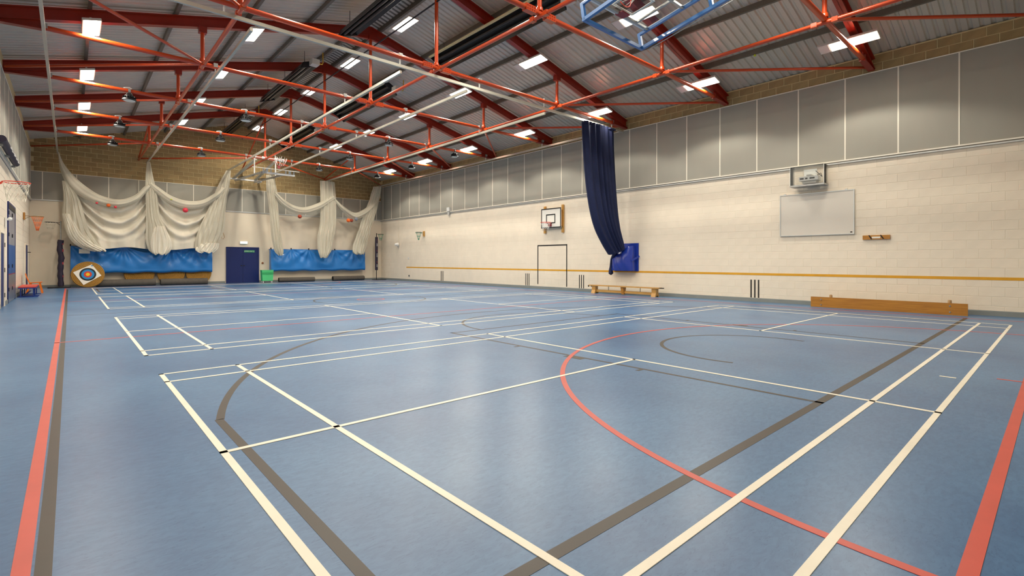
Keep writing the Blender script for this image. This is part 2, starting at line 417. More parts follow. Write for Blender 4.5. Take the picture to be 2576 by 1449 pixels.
# painted marks on the right wall
def wmark(m, y0, y1, z0, z1, name): MB().box(WR-.0075, WR-.002, y0, y1, z0, z1).build(name, m, wall_r)
wmark('wall_yellow', YN, 21.75, .845, .915, 'painted_line')
for yc in (-.20, 6.98, 10.34, 17.62):
    for dy in (-.115, 0, .115): wmark('wall_black', yc+dy-.022, yc+dy+.022, .13, .70, 'painted_stump')
for a, b, c, d in ((7.80, 7.855, .16, 2.03), (9.60, 9.655, .22, 2.03), (7.80, 9.655, 1.975, 2.03)): wmark('wall_black', a, b, c, d, 'painted_goal')
# ---- left wall
wall_l = MB().box(WL-.25, WL, YN-.2, YF+.2, 0, 6.90).build('wall_left', 'cream_joint'); tag(wall_l, kind='structure')
rest = MB()
DOORS_L = [(14.2, 16.75, 3.02), (12.05, 13.15, 2.04), (21.9, 23.9, 1.98)]
for k in range(18):
    for j in range(75):
        y = YN+.1+.45*j+(.225 if k % 2 else 0); z = .1125+.225*k
        if y > YF-.2 or any(a-.23 < y < b+.23 and z < h+.1 for a, b, h in DOORS_L): continue
        block_into(rest, (WL, y, z), .443, .218, .0032, .004, '+x')
tag(rest.build('block_courses', 'cream_block', wall_l), kind='stuff')
MB().box(WL-.01, WL+.004, YN, YF, 6.38, 6.9).build('mortar_band', 'tan_joint', wall_l)
panels_y(wall_l, WL, 'l')
# ---- far wall with gable
wall_f = MB().prism([(WL-.2, 0), (WR+.2, 0), (WR+.2, roof_z(WR)), (CX, roof_z(CX)), (WL-.2, roof_z(WL))], 'y', YF, YF+.25).build('wall_far', 'tan_joint')
tag(wall_f, kind='structure')
MB().box(WL, WR, YF-.012, YF+.01, 0, 4.16).build('plaster_face', 'plaster', wall_f)
bm_f = MB().add([(-.2165, 0, -.104), (.2165, 0, -.104), (.2165, 0, .104), (-.2165, 0, .104), (-.211, -.012, -.0985), (.211, -.012, -.0985), (.211, -.012, .0985), (-.211, -.012, .0985)],
                [(4, 5, 6, 7), (0, 1, 5, 4), (1, 2, 6, 5), (2, 3, 7, 6), (3, 0, 4, 7), (3, 2, 1, 0)]).mesh('block', 'tan_block')
cells = []
for k in range(18):
    z = 5.56+.225*k
    for j in range(42):
        x = WL-.1+.45*j+(.225 if k % 2 else 0)
        if x < WL+.05 or x > WR-.05 or z-.1 > roof_z(x)-.02: continue
        cells.append((x, z))
cells.sort(key=lambda c: abs(c[0]-6)*.5+c[1])
rest = MB()
for i, (x, z) in enumerate(cells):
    if i < 300: inst(bm_f, 'block', (x, YF+random.uniform(-.003, .001), z), wall_f)
    else: block_into(rest, (x, YF, z), .433, .208, .012+random.uniform(-.002, .003), .006, '-y')
if rest.v: tag(rest.build('block_courses', 'tan_block', wall_f), kind='stuff')
bx = [WL] + [-1.70+1.2*k for k in range(15)] + [WR]
for a, b in zip(bx[:-1], bx[1:]): MB().box(a+.006, b-.006, YF-.03, YF, 4.14, 5.44).build('panel', 'panel', wall_f)
for x in bx[1:-1]: MB().box(x-.016, x+.016, YF-.038, YF, 4.14, 5.44).build('joint_strip', 'strip', wall_f)
MB().box(WL, WR, YF-.04, YF, 5.44, 5.462).build('edge_strip', 'strip', wall_f)
MB().box(WL, WR, YF-.045, YF, 4.09, 4.15).build('edge_strip', 'metal_line', wall_f)
# ---- near wall (behind the camera)
wall_n = MB().prism([(WL-.2, 0), (WR+.2, 0), (WR+.2, roof_z(WR)), (CX, roof_z(CX)), (WL-.2, roof_z(WL))], 'y', YN-.25, YN).build('wall_near', 'plaster'); tag(wall_n, kind='structure')
# ---- skirting
o = MB().prism([(WR, .0), (WR-.028, 0), (WR-.022, .11), (WR-.012, .125), (WR, .125)], 'y', YN, YF).build('baseboard_right', 'skirting'); tag(o, kind='structure')
lw = thing('baseboard_left', (0, 0, 0), None, None, kind='structure')
for a, b in ((YN, 12.0), (13.2, 14.15), (16.8, 21.85), (23.95, YF)):
    MB().box(WL, WL+.024, a, b, 0, .12).build('skirting_length', 'skirting', lw)
fwb = thing('baseboard_far', (0, 0, 0), None, None, kind='structure')
for a, b in ((WL, 5.84), (7.62, WR)): MB().box(a, b, YF-.034, YF, 0, .12).build('skirting_length', 'skirting', fwb)
# ---- cable trunking along the walls
def trunk(name, X, d):
    t = thing(name, (0, 0, 0), None, None, kind='structure')
    def bb(a, b, z0, z1, nm, m): MB().box(min(X+d*a, X+d*b), max(X+d*a, X+d*b), YN, YF, z0, z1).build(nm, m, t)
    bb(.0, .045, 4.105, 4.140, 'rail', 'strip'); bb(.0, .028, 4.080, 4.105, 'shadow_gap', 'purlin'); bb(.0, .042, 4.045, 4.080, 'rail', 'metal_line')
trunk('trim_1', WR-.012, -1); trunk('trim_2', WL+.012, 1)
# ---- roof: corrugated sheets and purlins
ceil_o = thing('ceiling', (0, 0, 0), None, None, kind='structure')
def sheet_mesh(sgn):
    prof = []; p = .2
    for i in range(5):
        y = i*p; prof += [(y, .035), (y+.045, .035), (y+.07, 0), (y+.175, 0)]
    prof.append((1.0, .035)); mb = MB(); L0 = 9.0; vs = []; fs = []
    for y, h in prof: vs += [(0, y, h), (sgn*L0, y, h-SL*L0)]
    m_ = len(prof)
    for y, h in prof: vs += [(0, y, h+.012), (sgn*L0, y, h+.012-SL*L0)]
    for i in range(m_-1):
        a = 2*i; fs.append((a, a+1, a+3, a+2) if sgn < 0 else (a, a+2, a+3, a+1))
        a += 2*m_; fs.append((a, a+2, a+3, a+1) if sgn < 0 else (a, a+1, a+3, a+2))
    return mb.add(vs, fs).mesh('roof_sheet', 'roof')
sm = {s: sheet_mesh(s) for s in (-1, 1)}
for j in range(34):
    for s in (-1, 1): inst(sm[s], 'roof_sheet', (CX, YN-.3+j, roof_z(CX)), ceil_o)
for s in (-1, 1):
    for d in (.32, 2.0, 3.7, 5.4, 7.1):
        x = CX+s*d; z = raf_top(x)
        MB().prism([(x-.03, z+.14), (x-.03, z), (x+.045, z), (x+.045, z+.022), (x-.008, z+.022), (x-.008, z+.14)], 'y', YN, YF).build('purlin', 'purlin', ceil_o)
MB().prism([(CX-.35, roof_z(CX)-.09), (CX, roof_z(CX)), (CX+.35, roof_z(CX)-.09), (CX, roof_z(CX)+.06)], 'y', YN, YF).build('ridge_capping', 'purlin', ceil_o)
# ------------------------------------------------------------------ roof trusses
TZ = 6.56; QX = (1.90, CX, 11.50)
def ibeam(mb, a, b, dep, wd):
    # web and two flanges between two points, dep measured vertically, in the xz plane
    a = Vector(a); b = Vector(b)
    for z0, h, wy in ((0, .022, wd), (dep-.022, .022, wd), (0, dep, .02)):
        vs = []
        for q in (a, b):
            for y, z in ((-wy/2, z0), (wy/2, z0), (wy/2, z0+h), (-wy/2, z0+h)): vs.append((q.x, q.y+y, q.z+z))
        mb.add(vs, [(0, 1, 2, 3), (7, 6, 5, 4), (0, 4, 5, 1), (1, 5, 6, 2), (2, 6, 7, 3), (3, 7, 4, 0)])
def truss(y, label):
    t = thing('roof_truss', (CX, y, TZ), label, 'roof truss', 'red steel roof trusses')
    for s, xw in ((-1, WL), (1, WR)):
        mb = MB(); ibeam(mb, (CX, y, raf_bot(CX)), (xw, y, raf_bot(xw)), .29, .17); mb.build('rafter', 'deep_red', t)
        xi = xw-s*.92; zt = raf_bot(xi)+.03
        g = MB().prism([(xw, raf_bot(xw)+.05), (xw, raf_bot(xw)-.02), (xi, TZ-.045), (xi, zt)], 'y', y-.012, y+.012)
        g.beam((xw, y, raf_bot(xw)-.02), (xi, y, TZ-.05), .15, .02)
        g.build('foot_gusset', 'deep_red', t)
        MB().box(min(xi, xi-s*.03), max(xi, xi-s*.03), y-.075, y+.075, TZ-.075, TZ+.075).build('end_plate', 'deep_red', t)
    MB().tube([(WL+.92, y, TZ), (WR-.92, y, TZ)], .058, 12).build('tie_tube', 'red_steel', t, True)
    for x in QX:
        po = MB().tube([(x, y, TZ+.03), (x, y, raf_bot(x)+.02)], .05, 12).build('post', 'red_steel', t, True)
        MB().lathe([(.075, TZ+.05), (.075, TZ+.11), (.055, TZ+.15)], (x, y, 0), 12).build('collar', 'red_steel', po, True)
        MB().box(x-.09, x+.09, y-.09, y+.09, raf_bot(x)-.14, raf_bot(x)+.02).build('head_plate', 'deep_red', po)
    for s in (-1, 1):
        sp_ = MB().box(CX+s*.30-.14, CX+s*.30+.14, y-.066, y+.066, TZ-.068, TZ+.068).build('splice_plate', 'red_steel', t)
        p = MB()
        for k in range(4):
            for dz in (-.03, .03): p.box(CX+s*.30-.1+.065*k-.012, CX+s*.30-.1+.065*k+.012, y-.072, y+.072, TZ+dz-.012, TZ+dz+.012)
        p.build('bolts', 'deep_red', sp_)
    MB().prism([(CX-.8, raf_bot(CX-.8)+.02), (CX, raf_bot(CX)-.12), (CX+.8, raf_bot(CX+.8)+.02), (CX, raf_bot(CX)+.1)], 'y', y-.05, y+.05).build('apex_haunch', 'deep_red', t)
    return t
TR = []
for i, y in enumerate(FR):
    if i == 0: lab = 'red steel roof truss above and behind the viewpoint'
    else: lab = 'red steel roof truss, %s from the near end of the hall' % ORD[i]
    TR.append(truss(y, lab))
# longitudinal bracing tubes and diagonals
for x, nm in ((QX[0], 'left side nodes'), (QX[1], 'centre posts under the ridge'), (QX[2], 'right side nodes')):
    t = thing('bracing_tube', (x, YN, TZ-.06), 'long red tube joining the trusses at the %s' % nm, 'brace')
    MB().tube([(x, YN, TZ-.06), (x, YF, TZ-.06)], .047, 10).build('tube', 'red_steel', t, True)
    for y in FR:
        for s in (-1, 1): MB().box(x-.052, x+.052, y+s*.20-.06, y+s*.20+.06, TZ-.110, TZ-.010).build('splice_plate', 'red_steel', t)
def brace(k, a, b, r=.038):
    MB().tube([a, b], r, 10).build('diagonal_brace', 'red_steel', TR[k], True)
for s, xq, xw in ((-1, QX[0], WL+.06), (1, QX[2], WR-.06)):
    for k in range(1, 5): brace(k, (xq, FR[k], TZ), (xw, FR[k-1]+.12, TZ+.02))
    for k in range(4, 8): brace(k, (xq, FR[k], TZ), (xw, (FR[k+1]-.12) if k < 7 else YF-.06, TZ+.02))
    brace(7, (xq, FR[7], raf_bot(xq)-.1), (xq, YF-.06, TZ+.06))
    brace(7, (CX, FR[7], TZ), (xq, YF-.06, TZ))
brace(7, (CX, FR[7], raf_bot(CX)-.15), (CX, YF-.06, TZ+.06))
# ------------------------------------------------------------------ LED panel lights
def lamp_proto():
    t = thing('led_panel_light', (0, 0, 0), 'x', 'light', 'lit LED panel lights')
    MB().box(-.175, .175, -.52, .76, 0, .055).build('housing', 'lamp_house', t)
    MB().box(-.15, .15, -.50, .50, -.008, -.0005).build('diffuser', 'lamp_lit', t)
    MB().box(-.155, .155, .53, .74, -.006, 0).build('end_cover', 'lamp_house', t)
    for y in (-.35, .55): MB().box(-.02, .02, y-.015, y+.015, .055, .12).build('hanger', 'lamp_house', t)
    ld = bpy.data.lights.new('panel_light', 'AREA'); ld.shape = 'RECTANGLE'; ld.size = .30; ld.size_y = 1.0
    ld.energy = LAMP_W; ld.color = LAMP_COL; ld.spread = math.radians(180)
    ld.use_nodes = True; nt = ld.node_tree; N = nt.nodes; L = nt.links; em = [n for n in N if n.type == 'EMISSION'][0]
    # light distribution of the fitting: wide batwing with a sharp cut-off
    ge = N.new('ShaderNodeNewGeometry'); dt = N.new('ShaderNodeVectorMath'); dt.operation = 'DOT_PRODUCT'
    L.new(ge.outputs['Incoming'], dt.inputs[0]); L.new(ge.outputs['Normal'], dt.inputs[1])
    ab = N.new('ShaderNodeMath'); ab.operation = 'ABSOLUTE'; L.new(dt.outputs['Value'], ab.inputs[0])
    cv = N.new('ShaderNodeValToRGB'); L.new(ab.outputs[0], cv.inputs[0]); E_ = cv.color_ramp.elements
    E_[0].position = 0.0; E_[0].color = (.03,)*3+(1,); E_[1].position = 1.0; E_[1].color = (.55,)*3+(1,)
    for p, v in ((.37, .035), (.46, .95), (.56, .85), (.75, .62)):
        e = E_.new(p); e.color = (v, v, v, 1)
    mu = N.new('ShaderNodeMath'); mu.operation = 'MULTIPLY'; mu.inputs[1].default_value = 1.7; L.new(cv.outputs[0], mu.inputs[0]); L.new(mu.outputs[0], em.inputs['Strength'])
    l = bpy.data.objects.new('light_source', ld); COL.objects.link(l); l.parent = t; l.location = (0, 0, -.014)
    return t
LP = lamp_proto()
first = [True]
def lamp(x, y, z, tilt, label):
    t = LP if first[0] else copy_tree(LP); first[0] = False
    t.location = (x, y, z); t.rotation_euler = (0, tilt, 0); t['label'] = label
ta = math.atan(SL)
ROWS = [(-.36, 'outermost left row', -ta), (3.14, 'second row from the left', -ta), (10.37, 'row right of the ridge', ta), (13.72, 'outermost right row', ta)]
for x, nm, tl in ROWS:
    for k in range(1, 8): lamp(x, FR[k], raf_bot(x)-(.125 if x < 7 else .10 if x < 12 else .19), tl, 'bright LED panel under %s truss from near end, %s' % (ORD[k], nm))
for k in range(1, 8):
    y = FR[k]+1.98 if k < 7 else FR[k]+1.9
    lamp(6.86, y, 8.50, 0.05, 'bright LED panel close to the ridge, bay beyond %s truss from near end' % ORD[k])
# ------------------------------------------------------------------ round high-bay lights (off)
def ufo_proto():
    t = thing('high_bay_light', (0, 0, 0), 'x', 'light', 'unlit round high-bay lights')
    MB().lathe([(.02, -.135), (.09, -.135), (.125, -.16), (.14, -.23), (.183, -.262), (.188, -.295), (.16, -.30), (.02, -.295)], (0, 0, 0), 24).build('heat_sink', 'black', t, True)
    MB().lathe([(.155, -.301), (.147, -.309), (.02, -.311)], (0, 0, 0), 24).build('lens', 'lens_off', t, True)
    for s in (-1, 1): MB().beam((s*.03, 0, -.02), (s*.15, 0, -.26), .014, .03, (0, 1, 0)).build('yoke_arm', 'galv', t)
    MB().lathe([(.07, -.03), (.07, .03)], (0, 0, 0), 14, 'x').build('clamp', 'galv', t, True)
    MB().tube([(.06, 0, .07), (.0, 0, .1), (-.08, 0, .085), (-.14, .0, .065)], .02, 8).build('cable', 'white_metal', t, True)
    MB().box(-.055, .055, -.05, .05, -.14, -.09).build('driver_box', 'black', t)
    fins = MB()
    for k in range(16):
        a = 2*math.pi*k/16; fins.beam((.10*math.cos(a), .10*math.sin(a), -.20), (.165*math.cos(a), .165*math.sin(a), -.225), .008, .07)
    fins.build('cooling_fins', 'black', t)
    return t
UP = ufo_proto(); first_u = True
for k, fr in ((5, 'fifth'), (6, 'sixth'), (7, 'seventh')):
    for x, pos in ((.63, 'far left'), (3.90, 'left of centre'), (9.46, 'right of centre'), (12.90, 'far right')):
        t = UP if first_u else copy_tree(UP); first_u = False
        t.location = (x, FR[k], TZ); t['label'] = 'unlit round black high-bay light clamped on %s truss tube, %s' % (fr, pos)
# ------------------------------------------------------------------ net and curtain tracks
TRZ = 6.33; YC = 4.74
def track(name, a, b, label, hang, m='alu'):
    t = thing(name, a, label, 'track', 'aluminium ceiling tracks')
    MB().beam(a, b, .06, .075).build('channel', m, t)
    for h in hang:
        MB().box(h[0]-.014, h[0]+.014, h[1]-.014, h[1]+.014, TRZ+.03, TZ+.02).build('hanger_rod', 'white_metal', t)
        MB().box(h[0]-.05, h[0]+.05, h[1]-.07, h[1]+.07, TZ-.02, TZ+.085).build('clamp', 'galv', t)
TX = [-1.17, 2.20, 5.82, 8.0, 11.30, 14.80]
TL = ['along the left wall', 'left of the middle', 'ending above the far double doors', 'just right of the far double doors', 'right of the middle', 'along the right wall']
for x, l in zip(TX, TL):
    track('net_track', (x, YC+.35, TRZ), (x, YF-.35, TRZ), 'aluminium net track running lengthwise %s' % l, [(x, y) for y in FR[4:]])
track('curtain_track', (WL+.1, YC, TRZ+.0), (WR-.15, YC, TRZ), 'aluminium curtain track crossing the whole hall under the third truss', [(x, YC) for x in (-.4, 1.6, 5.6, 8.2, 10.9, 14.55)])
# ------------------------------------------------------------------ radiant heaters
def heater(x, y0, y1, z, label, tilt, strip, box_near):
    t = thing('radiant_heater', (x, y0, z), label, 'heater', 'radiant tube heaters')
    R_ = Matrix.Rotation(tilt, 3, 'Y')
    def P(u, v): q = R_ @ Vector((u, 0, v)); return (x+q.x, z+q.z)
    prof = [(-.34, -.08), (-.17, .10), (.17, .10), (.34, -.08), (.325, -.085), (.16, .08), (-.16, .08), (-.325, -.085)]
    MB().prism([P(*p) for p in prof], 'y', y0, y1).build('reflector_hood', 'dark_metal', t)
    for u in (-.11, .11):
        q = P(u, -.02); MB().tube([(q[0], y0+.05, q[1]), (q[0], y1-.05, q[1])], .05, 12).build('tube', 'dark_metal', t, True)
    for y in (y0, y1-.02): MB().prism([P(*p) for p in ((-.34, -.09), (-.17, .11), (.17, .11), (.34, -.09))], 'y', y, y+.02).build('end_cap', 'black', t)
    if strip:
        a = P(-.33, -.09); MB().beam((a[0], y0, a[1]), (a[0], y1, a[1]), .09, .03).build('edge_strip', 'heater_strip', t)
    yb = y0-.16 if box_near else y1+.16; q = P(.16, 0)
    MB().box(q[0]-.13, q[0]+.13, yb-.16, yb+.16, q[1]-.09, q[1]+.1).build('burner_box', 'grey_plastic', t)
    MB().tube([(q[0]+.12, yb, q[1]), (q[0]+.28, yb, q[1]+.02), (q[0]+.30, yb, q[1]+.08), (q[0]+.30, yb, q[1]+.45)], .018, 8).build('gas_pipe', 'yellow_pipe', t, True)
    for y in (y0+.3, (y0+y1)/2, y1-.3):
        q = P(0, .1); MB().tube([(q[0], y, q[1]), (q[0], y, roof_z(q[0])-.02)], .008, 6).build('hanging_wire', 'black', t)
heater(5.62, 2.6, 8.1, 8.33, 'dark twin-tube radiant heater left of the ridge, nearest one', -.35, False, True)
heater(5.62, 11.4, 16.5, 8.33, 'dark twin-tube radiant heater left of the ridge with grey burner box, middle one', -.35, False, True)
heater(5.62, 19.6, 24.6, 8.33, 'dark twin-tube radiant heater left of the ridge, by the far wall', -.35, False, True)
heater(8.62, 1.9, 7.6, 8.08, 'radiant heater with beige edge strip right of the ridge, nearest one', .55, True, True)
heater(8.62, 10.9, 16.0, 8.08, 'radiant heater with beige edge strip right of the ridge, middle one', .55, True, True)
heater(8.62, 19.2, 24.2, 8.08, 'radiant heater with beige edge strip right of the ridge, farthest one', .55, True, True)
single('conduit', MB().tube([(6.69, YN+.1, 8.36), (6.69, YF-.1, 8.36)], .022, 8), 'black', (6.69, YN+.1, 8.36), 'thin dark conduit pipe running under the ridge lights', 'pipe', smooth=True)
# ================================================================== RIGHT WALL
def ring_net(t, c, r, z, depth, r2, m_ring, m_net, n=12, rows=4):
    rg_ = MB().tube([(c[0]+r*math.cos(2*math.pi*k/28), c[1]+r*math.sin(2*math.pi*k/28), z) for k in range(28)], .010, 8, True).build('ring', m_ring, t, True)
    mb = MB()
    def P(k, j):
        v = j/rows; rr = r*.97+(r2-r*.97)*(v**.8)
        a = 2*math.pi*(k+.5*(j % 2))/n
        return (c[0]+rr*math.cos(a), c[1]+rr*math.sin(a), z-.012-depth*v)
    for j in range(rows):
        for k in range(n):
            mb.tube([P(k, j), P(k, j+1)], .0045, 4, cap=False)
            mb.tube([P(k+(1 if j % 2 else 0), j), P(k+(1 if j % 2 else -1), j+1)], .0045, 4, cap=False)
    mb.build('net', m_net, rg_)
# wall basketball goal
t = thing('wall_basketball_goal', (WR-.012, 8.58, 2.57), 'white basketball backboard on two wooden battens above the painted goal', 'basketball hoop')
for y in (8.02, 9.12): MB().box(WR-.085, WR-.014, y-.055, y+.055, 2.55, 3.78).build('batten', 'wood_light', t)
for y in (8.02, 9.12): MB().box(WR-.19, WR-.085, y-.03, y+.03, 2.85, 3.55).build('spacer', 'wood', t)
MB().box(WR-.215, WR-.19, 7.98, 9.20, 2.77, 3.65).build('board', 'board_white', t)
for nm, y0, y1, z0, z1, wd in (('board_border', 7.98, 9.20, 2.77, 3.65, .045), ('target_square', 8.32, 8.89, 2.97, 3.39, .05)):
    mb = MB(); x0, x1 = WR-.219, WR-.2155
    mb.box(x0, x1, y0, y1, z0, z0+wd); mb.box(x0, x1, y0, y1, z1-wd, z1); mb.box(x0, x1, y0, y0+wd, z0+wd, z1-wd); mb.box(x0, x1, y1-wd, y1, z0+wd, z1-wd)
    mb.build(nm, 'black', t)
MB().box(WR-.30, WR-.22, 8.54, 8.68, 2.84, 3.0).build('rim_bracket', 'pad_red', t)
ring_net(t, (WR-.53, 8.61), .225, 3.0, .36, .12, 'orange_rim', 'white_metal')
# netball ring with green net
t = thing('netball_ring', (WR-.012, 19.6, 2.8), 'small netball ring with green net on wooden plate, right wall near far corner', 'netball ring')
MB().box(WR-.05, WR-.013, 19.5, 19.68, 2.80, 3.12).build('back_plate', 'wood_light', t)
MB().tube([(WR-.05, 19.6, 3.04), (WR-.20, 19.6, 3.04)], .011, 8).build('arm', 'black', t, True)
MB().tube([(WR-.05, 19.6, 2.90), (WR-.20, 19.6, 3.03)], .009, 8).build('stay', 'black', t, True)
ring_net(t, (WR-.39, 19.6), .19, 3.04, .46, .03, 'black', 'green_net', 14, 5)
# whiteboard
t = thing('whiteboard', (WR-.014, -1.93, 2.06), 'large blank whiteboard in thin metal frame below the projector box', 'whiteboard')
MB().box(WR-.045, WR-.014, -2.88, -.98, 2.065, 3.275).build('panel', 'whiteboard', t)
mb = MB(); x0, x1 = WR-.058, WR-.0135
for a, b, c, d in ((-2.90, -.96, 2.045, 2.068), (-2.90, -.96, 3.272, 3.295), (-2.90, -2.877, 2.068, 3.272), (-.983, -.96, 2.068, 3.272)): mb.box(x0, x1, a, b, c, d)
mb.build('frame', 'metal_line', t)
for y in (-2.70, -1.10): MB().box(WR-.05, WR-.014, y-.03, y+.03, 3.295, 3.325).build('hanger_clip', 'metal_line', t)
MB().box(WR-.0475, WR-.045, -2.85, -2.80, 2.09, 2.12).build('maker_mark', 'black', t)
# projector in a clear box
t = thing('projector_cage', (WR-.05, -1.83, 3.42), 'clear acrylic security box around a wall projector above the whiteboard', 'projector box')
X0, X1, Y0, Y1, Z0, Z1 = WR-.45, WR-.055, -2.27, -1.38, 3.46, 4.03
MB().box(X0, X0+.012, Y0, Y1, Z0+.05, Z1).build('front_pane', 'acrylic_box', t)
MB().box(X0+.012, X1, Y0, Y0+.012, Z0+.05, Z1).build('side_pane', 'acrylic_box', t)
MB().box(X0+.012, X1, Y1-.012, Y1, Z0+.05, Z1).build('side_pane', 'acrylic_box', t)
MB().box(X0, X1, Y0, Y1, Z1, Z1+.012).build('top_pane', 'acrylic_box', t)
MB().box(X0-.01, X1, Y0, Y1, Z0, Z0+.045).build('bottom_ledge', 'galv', t)
MB().box(WR-.055, WR-.008, Y0+.30, Y1-.25, Z0+.10, Z1-.04).build('back_plate', 'white_metal', t)
for y in (Y0+.006, Y1-.006): MB().box(X0-.002, X0+.012, y-.005, y+.005, Z0+.045, Z1+.01).build('corner_trim', 'white_metal', t)
pj_ = thing('projector', (WR-.15, -1.84, 3.6), 'white projector with ports and cables inside the clear box', 'projector')
MB().box(X0+.06, X0+.36, -2.10, -1.60, 3.62, 3.74).build('body', 'white_metal', pj_)
MB().box(X0+.10, X0+.34, -2.04, -1.68, 3.54, 3.615).build('lens_hood', 'grey_plastic', pj_)
MB().box(X0+.12, X1+.002, -1.90, -1.78, 3.74, 3.80).build('mount_arm', 'grey_plastic', pj_)
for y, wd in ((-1.68, .10), (-1.80, .06), (-1.95, .13)): MB().box(X0+.055, X0+.06, y-wd/2, y+wd/2, 3.66, 3.705).build('port', 'black', pj_)
MB().box(X0+.15, X0+.33, -2.0, -1.74, 3.497, 3.538).build('lens', 'black', pj_)
MB().tube([(X0+.07, -2.08, 3.74), (X0+.10, -2.16, 3.80), (X0+.14, -2.18, 3.70), (X0+.2, -2.1, 3.78), (X1-.02, -1.95, 3.92)], .010, 6).build('cable', 'black', pj_, True)
# wooden rack with two hooks
t = thing('wall_hook_rack', (WR-.014, -3.39, 1.88), 'short wooden wall rack with two black hooks and white label', 'hook rack')
MB().box(WR-.05, WR-.014, -3.70, -3.09, 1.88, 1.995).build('board', 'wood', t)
for y in (-3.27, -3.53): MB().beam((WR-.055, y+.035, 1.995), (WR-.10, y-.035, 1.89), .016, .02).build('hook', 'black', t)
MB().box(WR-.053, WR-.05, -3.49, -3.30, 1.91, 1.955).build('label_plate', 'paper', t)
# bench under the goal
t = thing('gym_bench', (14.98, 4.45, 0), 'long low wooden gym bench with three legs below the blue curtain bag', 'bench')
MB().box(14.85, 15.10, 2.90, 6.10, .295, .335).build('seat', 'wood_light', t)
MB().box(14.955, 15.0, 3.15, 5.85, .06, .15).build('lower_rail', 'wood_light', t)
for y in (3.12, 5.88):
    MB().prism([(14.84, 0), (14.90, 0), (14.93, .04), (15.02, .04), (15.05, 0), (15.11, 0), (15.06, .13), (15.06, .295), (14.89, .295), (14.89, .13)], 'y', y-.09, y+.09).build('leg', 'wood_light', t)
MB().prism([(14.93, .02), (15.02, .02), (15.07, .295), (14.88, .295)], 'y', 4.44, 4.56).build('leg', 'wood', t)
for y in (3.75, 5.2): MB().box(14.97, 14.985, y-.008, y+.008, .15, .295).build('tie_rod', 'dark_metal', t)
for x in (14.89, 15.06): MB().prism([(6.10, .335), (6.16, .30), (6.15, .25), (6.12, .25), (6.10, .295)], 'x', x-.015, x+.015).build('hook', 'dark_metal', t)
MB().box(14.92, 15.03, 2.78, 2.90, .30, .33).build('rubber_end', 'rubber', t)
# tipped bench plank near the right edge
t = thing('tipped_bench', (14.98, -3.57, 0), 'orange wooden bench plank standing on its side with bolt heads, right wall', 'bench')
MB().box(14.93, 14.975, -5.28, -1.96, 0, .285).build('seat_plank', 'wood', t)
for y in (-2.22, -4.96):
    for z in (.07, .215): MB().lathe([(.016, 14.918), (.02, 14.924), (.02, 14.931)], (0, y, z), 12, 'x').build('bolt', 'steel_plate', t, True)
for y in (-2.40, -4.93):
    MB().box(14.975, 15.30, y-.05, y+.05, .06, .26).build('leg', 'wood_light', t)
    MB().lathe([(.03, .26), (.04, .29), (.035, .345), (.02, .35)], (15.15, y, 0), 12).build('rubber_foot', 'peg', t, True)
MB().box(15.12, 15.17, -4.9, -2.45, .12, .2).build('lower_rail', 'wood_light', t)
# small fixtures
def fixture(name, label, cat, parts):
    x0 = min(p[2] for p in parts); y0 = min(p[4] for p in parts); z0 = min(p[6] for p in parts)
    t = thing(name, (x0, y0, z0), label, cat)
    for nm, m, a, b, c, d, e, f in parts: MB().box(a, b, c, d, e, f).build(nm, m, t)
    return t
fixture('alarm_sounder', 'white alarm box on the trunking, right wall towards far corner', 'alarm', [('case', 'white_metal', WR-.13, WR-.02, 16.72, 16.98, 4.15, 4.36), ('back_box', 'grey_plastic', WR-.10, WR-.062, 16.76, 16.94, 3.93, 4.15)])
t = thing('wall_speaker', (WR-.02, 22.7, 2.3), 'small white wall speaker on bracket close to the far right corner', 'speaker')
MB().lathe([(.05, -.30), (.09, -.22), (.12, -.10), (.11, -.05)], (WR, 22.75, 2.38), 14, 'x').build('horn', 'white_metal', t, True)
MB().box(WR-.06, WR-.014, 22.70, 22.80, 2.18, 2.42).build('bracket', 'grey_plastic', t)
MB().box(WR-.024, WR-.013, 22.73, 22.77, 2.42, 3.98).build('conduit', 'cream', t)
fixture('light_switch', 'white light switch plate low on right wall near far corner', 'switch', [('plate', 'white_metal', WR-.026, WR-.013, 21.42, 21.52, 1.40, 1.54), ('rocker', 'grey_plastic', WR-.031, WR-.026, 21.45, 21.49, 1.44, 1.50)])
fixture('power_socket', 'small dark power socket at foot of the right wall', 'socket', [('plate', 'grey_plastic', WR-.026, WR-.013, 21.30, 21.46, .28, .40), ('faceplate', 'black', WR-.032, WR-.026, 21.33, 21.43, .30, .38)])
# ---- navy dividing curtain, gathered and swept into its wall bag
t = thing('division_curtain', (13.8, YC, TRZ), 'dark navy dividing curtain bunched on its track and swept to the wall', 'curtain')
ctl = [(12.80, 14.62, 6.27), (12.84, 14.64, 5.6), (12.93, 14.70, 4.7), (13.05, 14.77, 3.9), (13.25, 14.86, 3.1), (13.52, 14.97, 2.5), (13.95, 15.10, 1.98), (14.30, 15.12, 1.66)]
def curt(u, v):
    xl, xr, z = lerp_path(ctl, v)
    a = 2*math.pi*u; w_ = (xr-xl)/2; dp = .15+.07*v
    x = (xl+xr)/2 + w_*math.cos(a)
    s_ = math.cos(a)                                   # position across the bunch, folds run down along it
    fold = (.055+.02*math.sin(5*s_+2))*math.sin(21*s_+.8*math.sin(4*s_)+(.5 if math.sin(a) > 0 else 2.1))
    yb = YC-.02 - .10*v*v
    return (x, yb + dp*math.sin(a) + fold*(1-.3*v)*min(1, abs(math.sin(a))*2.2), z + (.14*v**3)*math.cos(a))
MB().sheet(curt, 220, 40).build('cloth', 'navy_cloth', t, True)
MB().sheet(lambda u, v: (12.82+1.78*u, YC-.14+.05*math.sin(u*60), 6.285-.06*v), 90, 1, .02).build('heading_tape', 'navy_cloth', t)
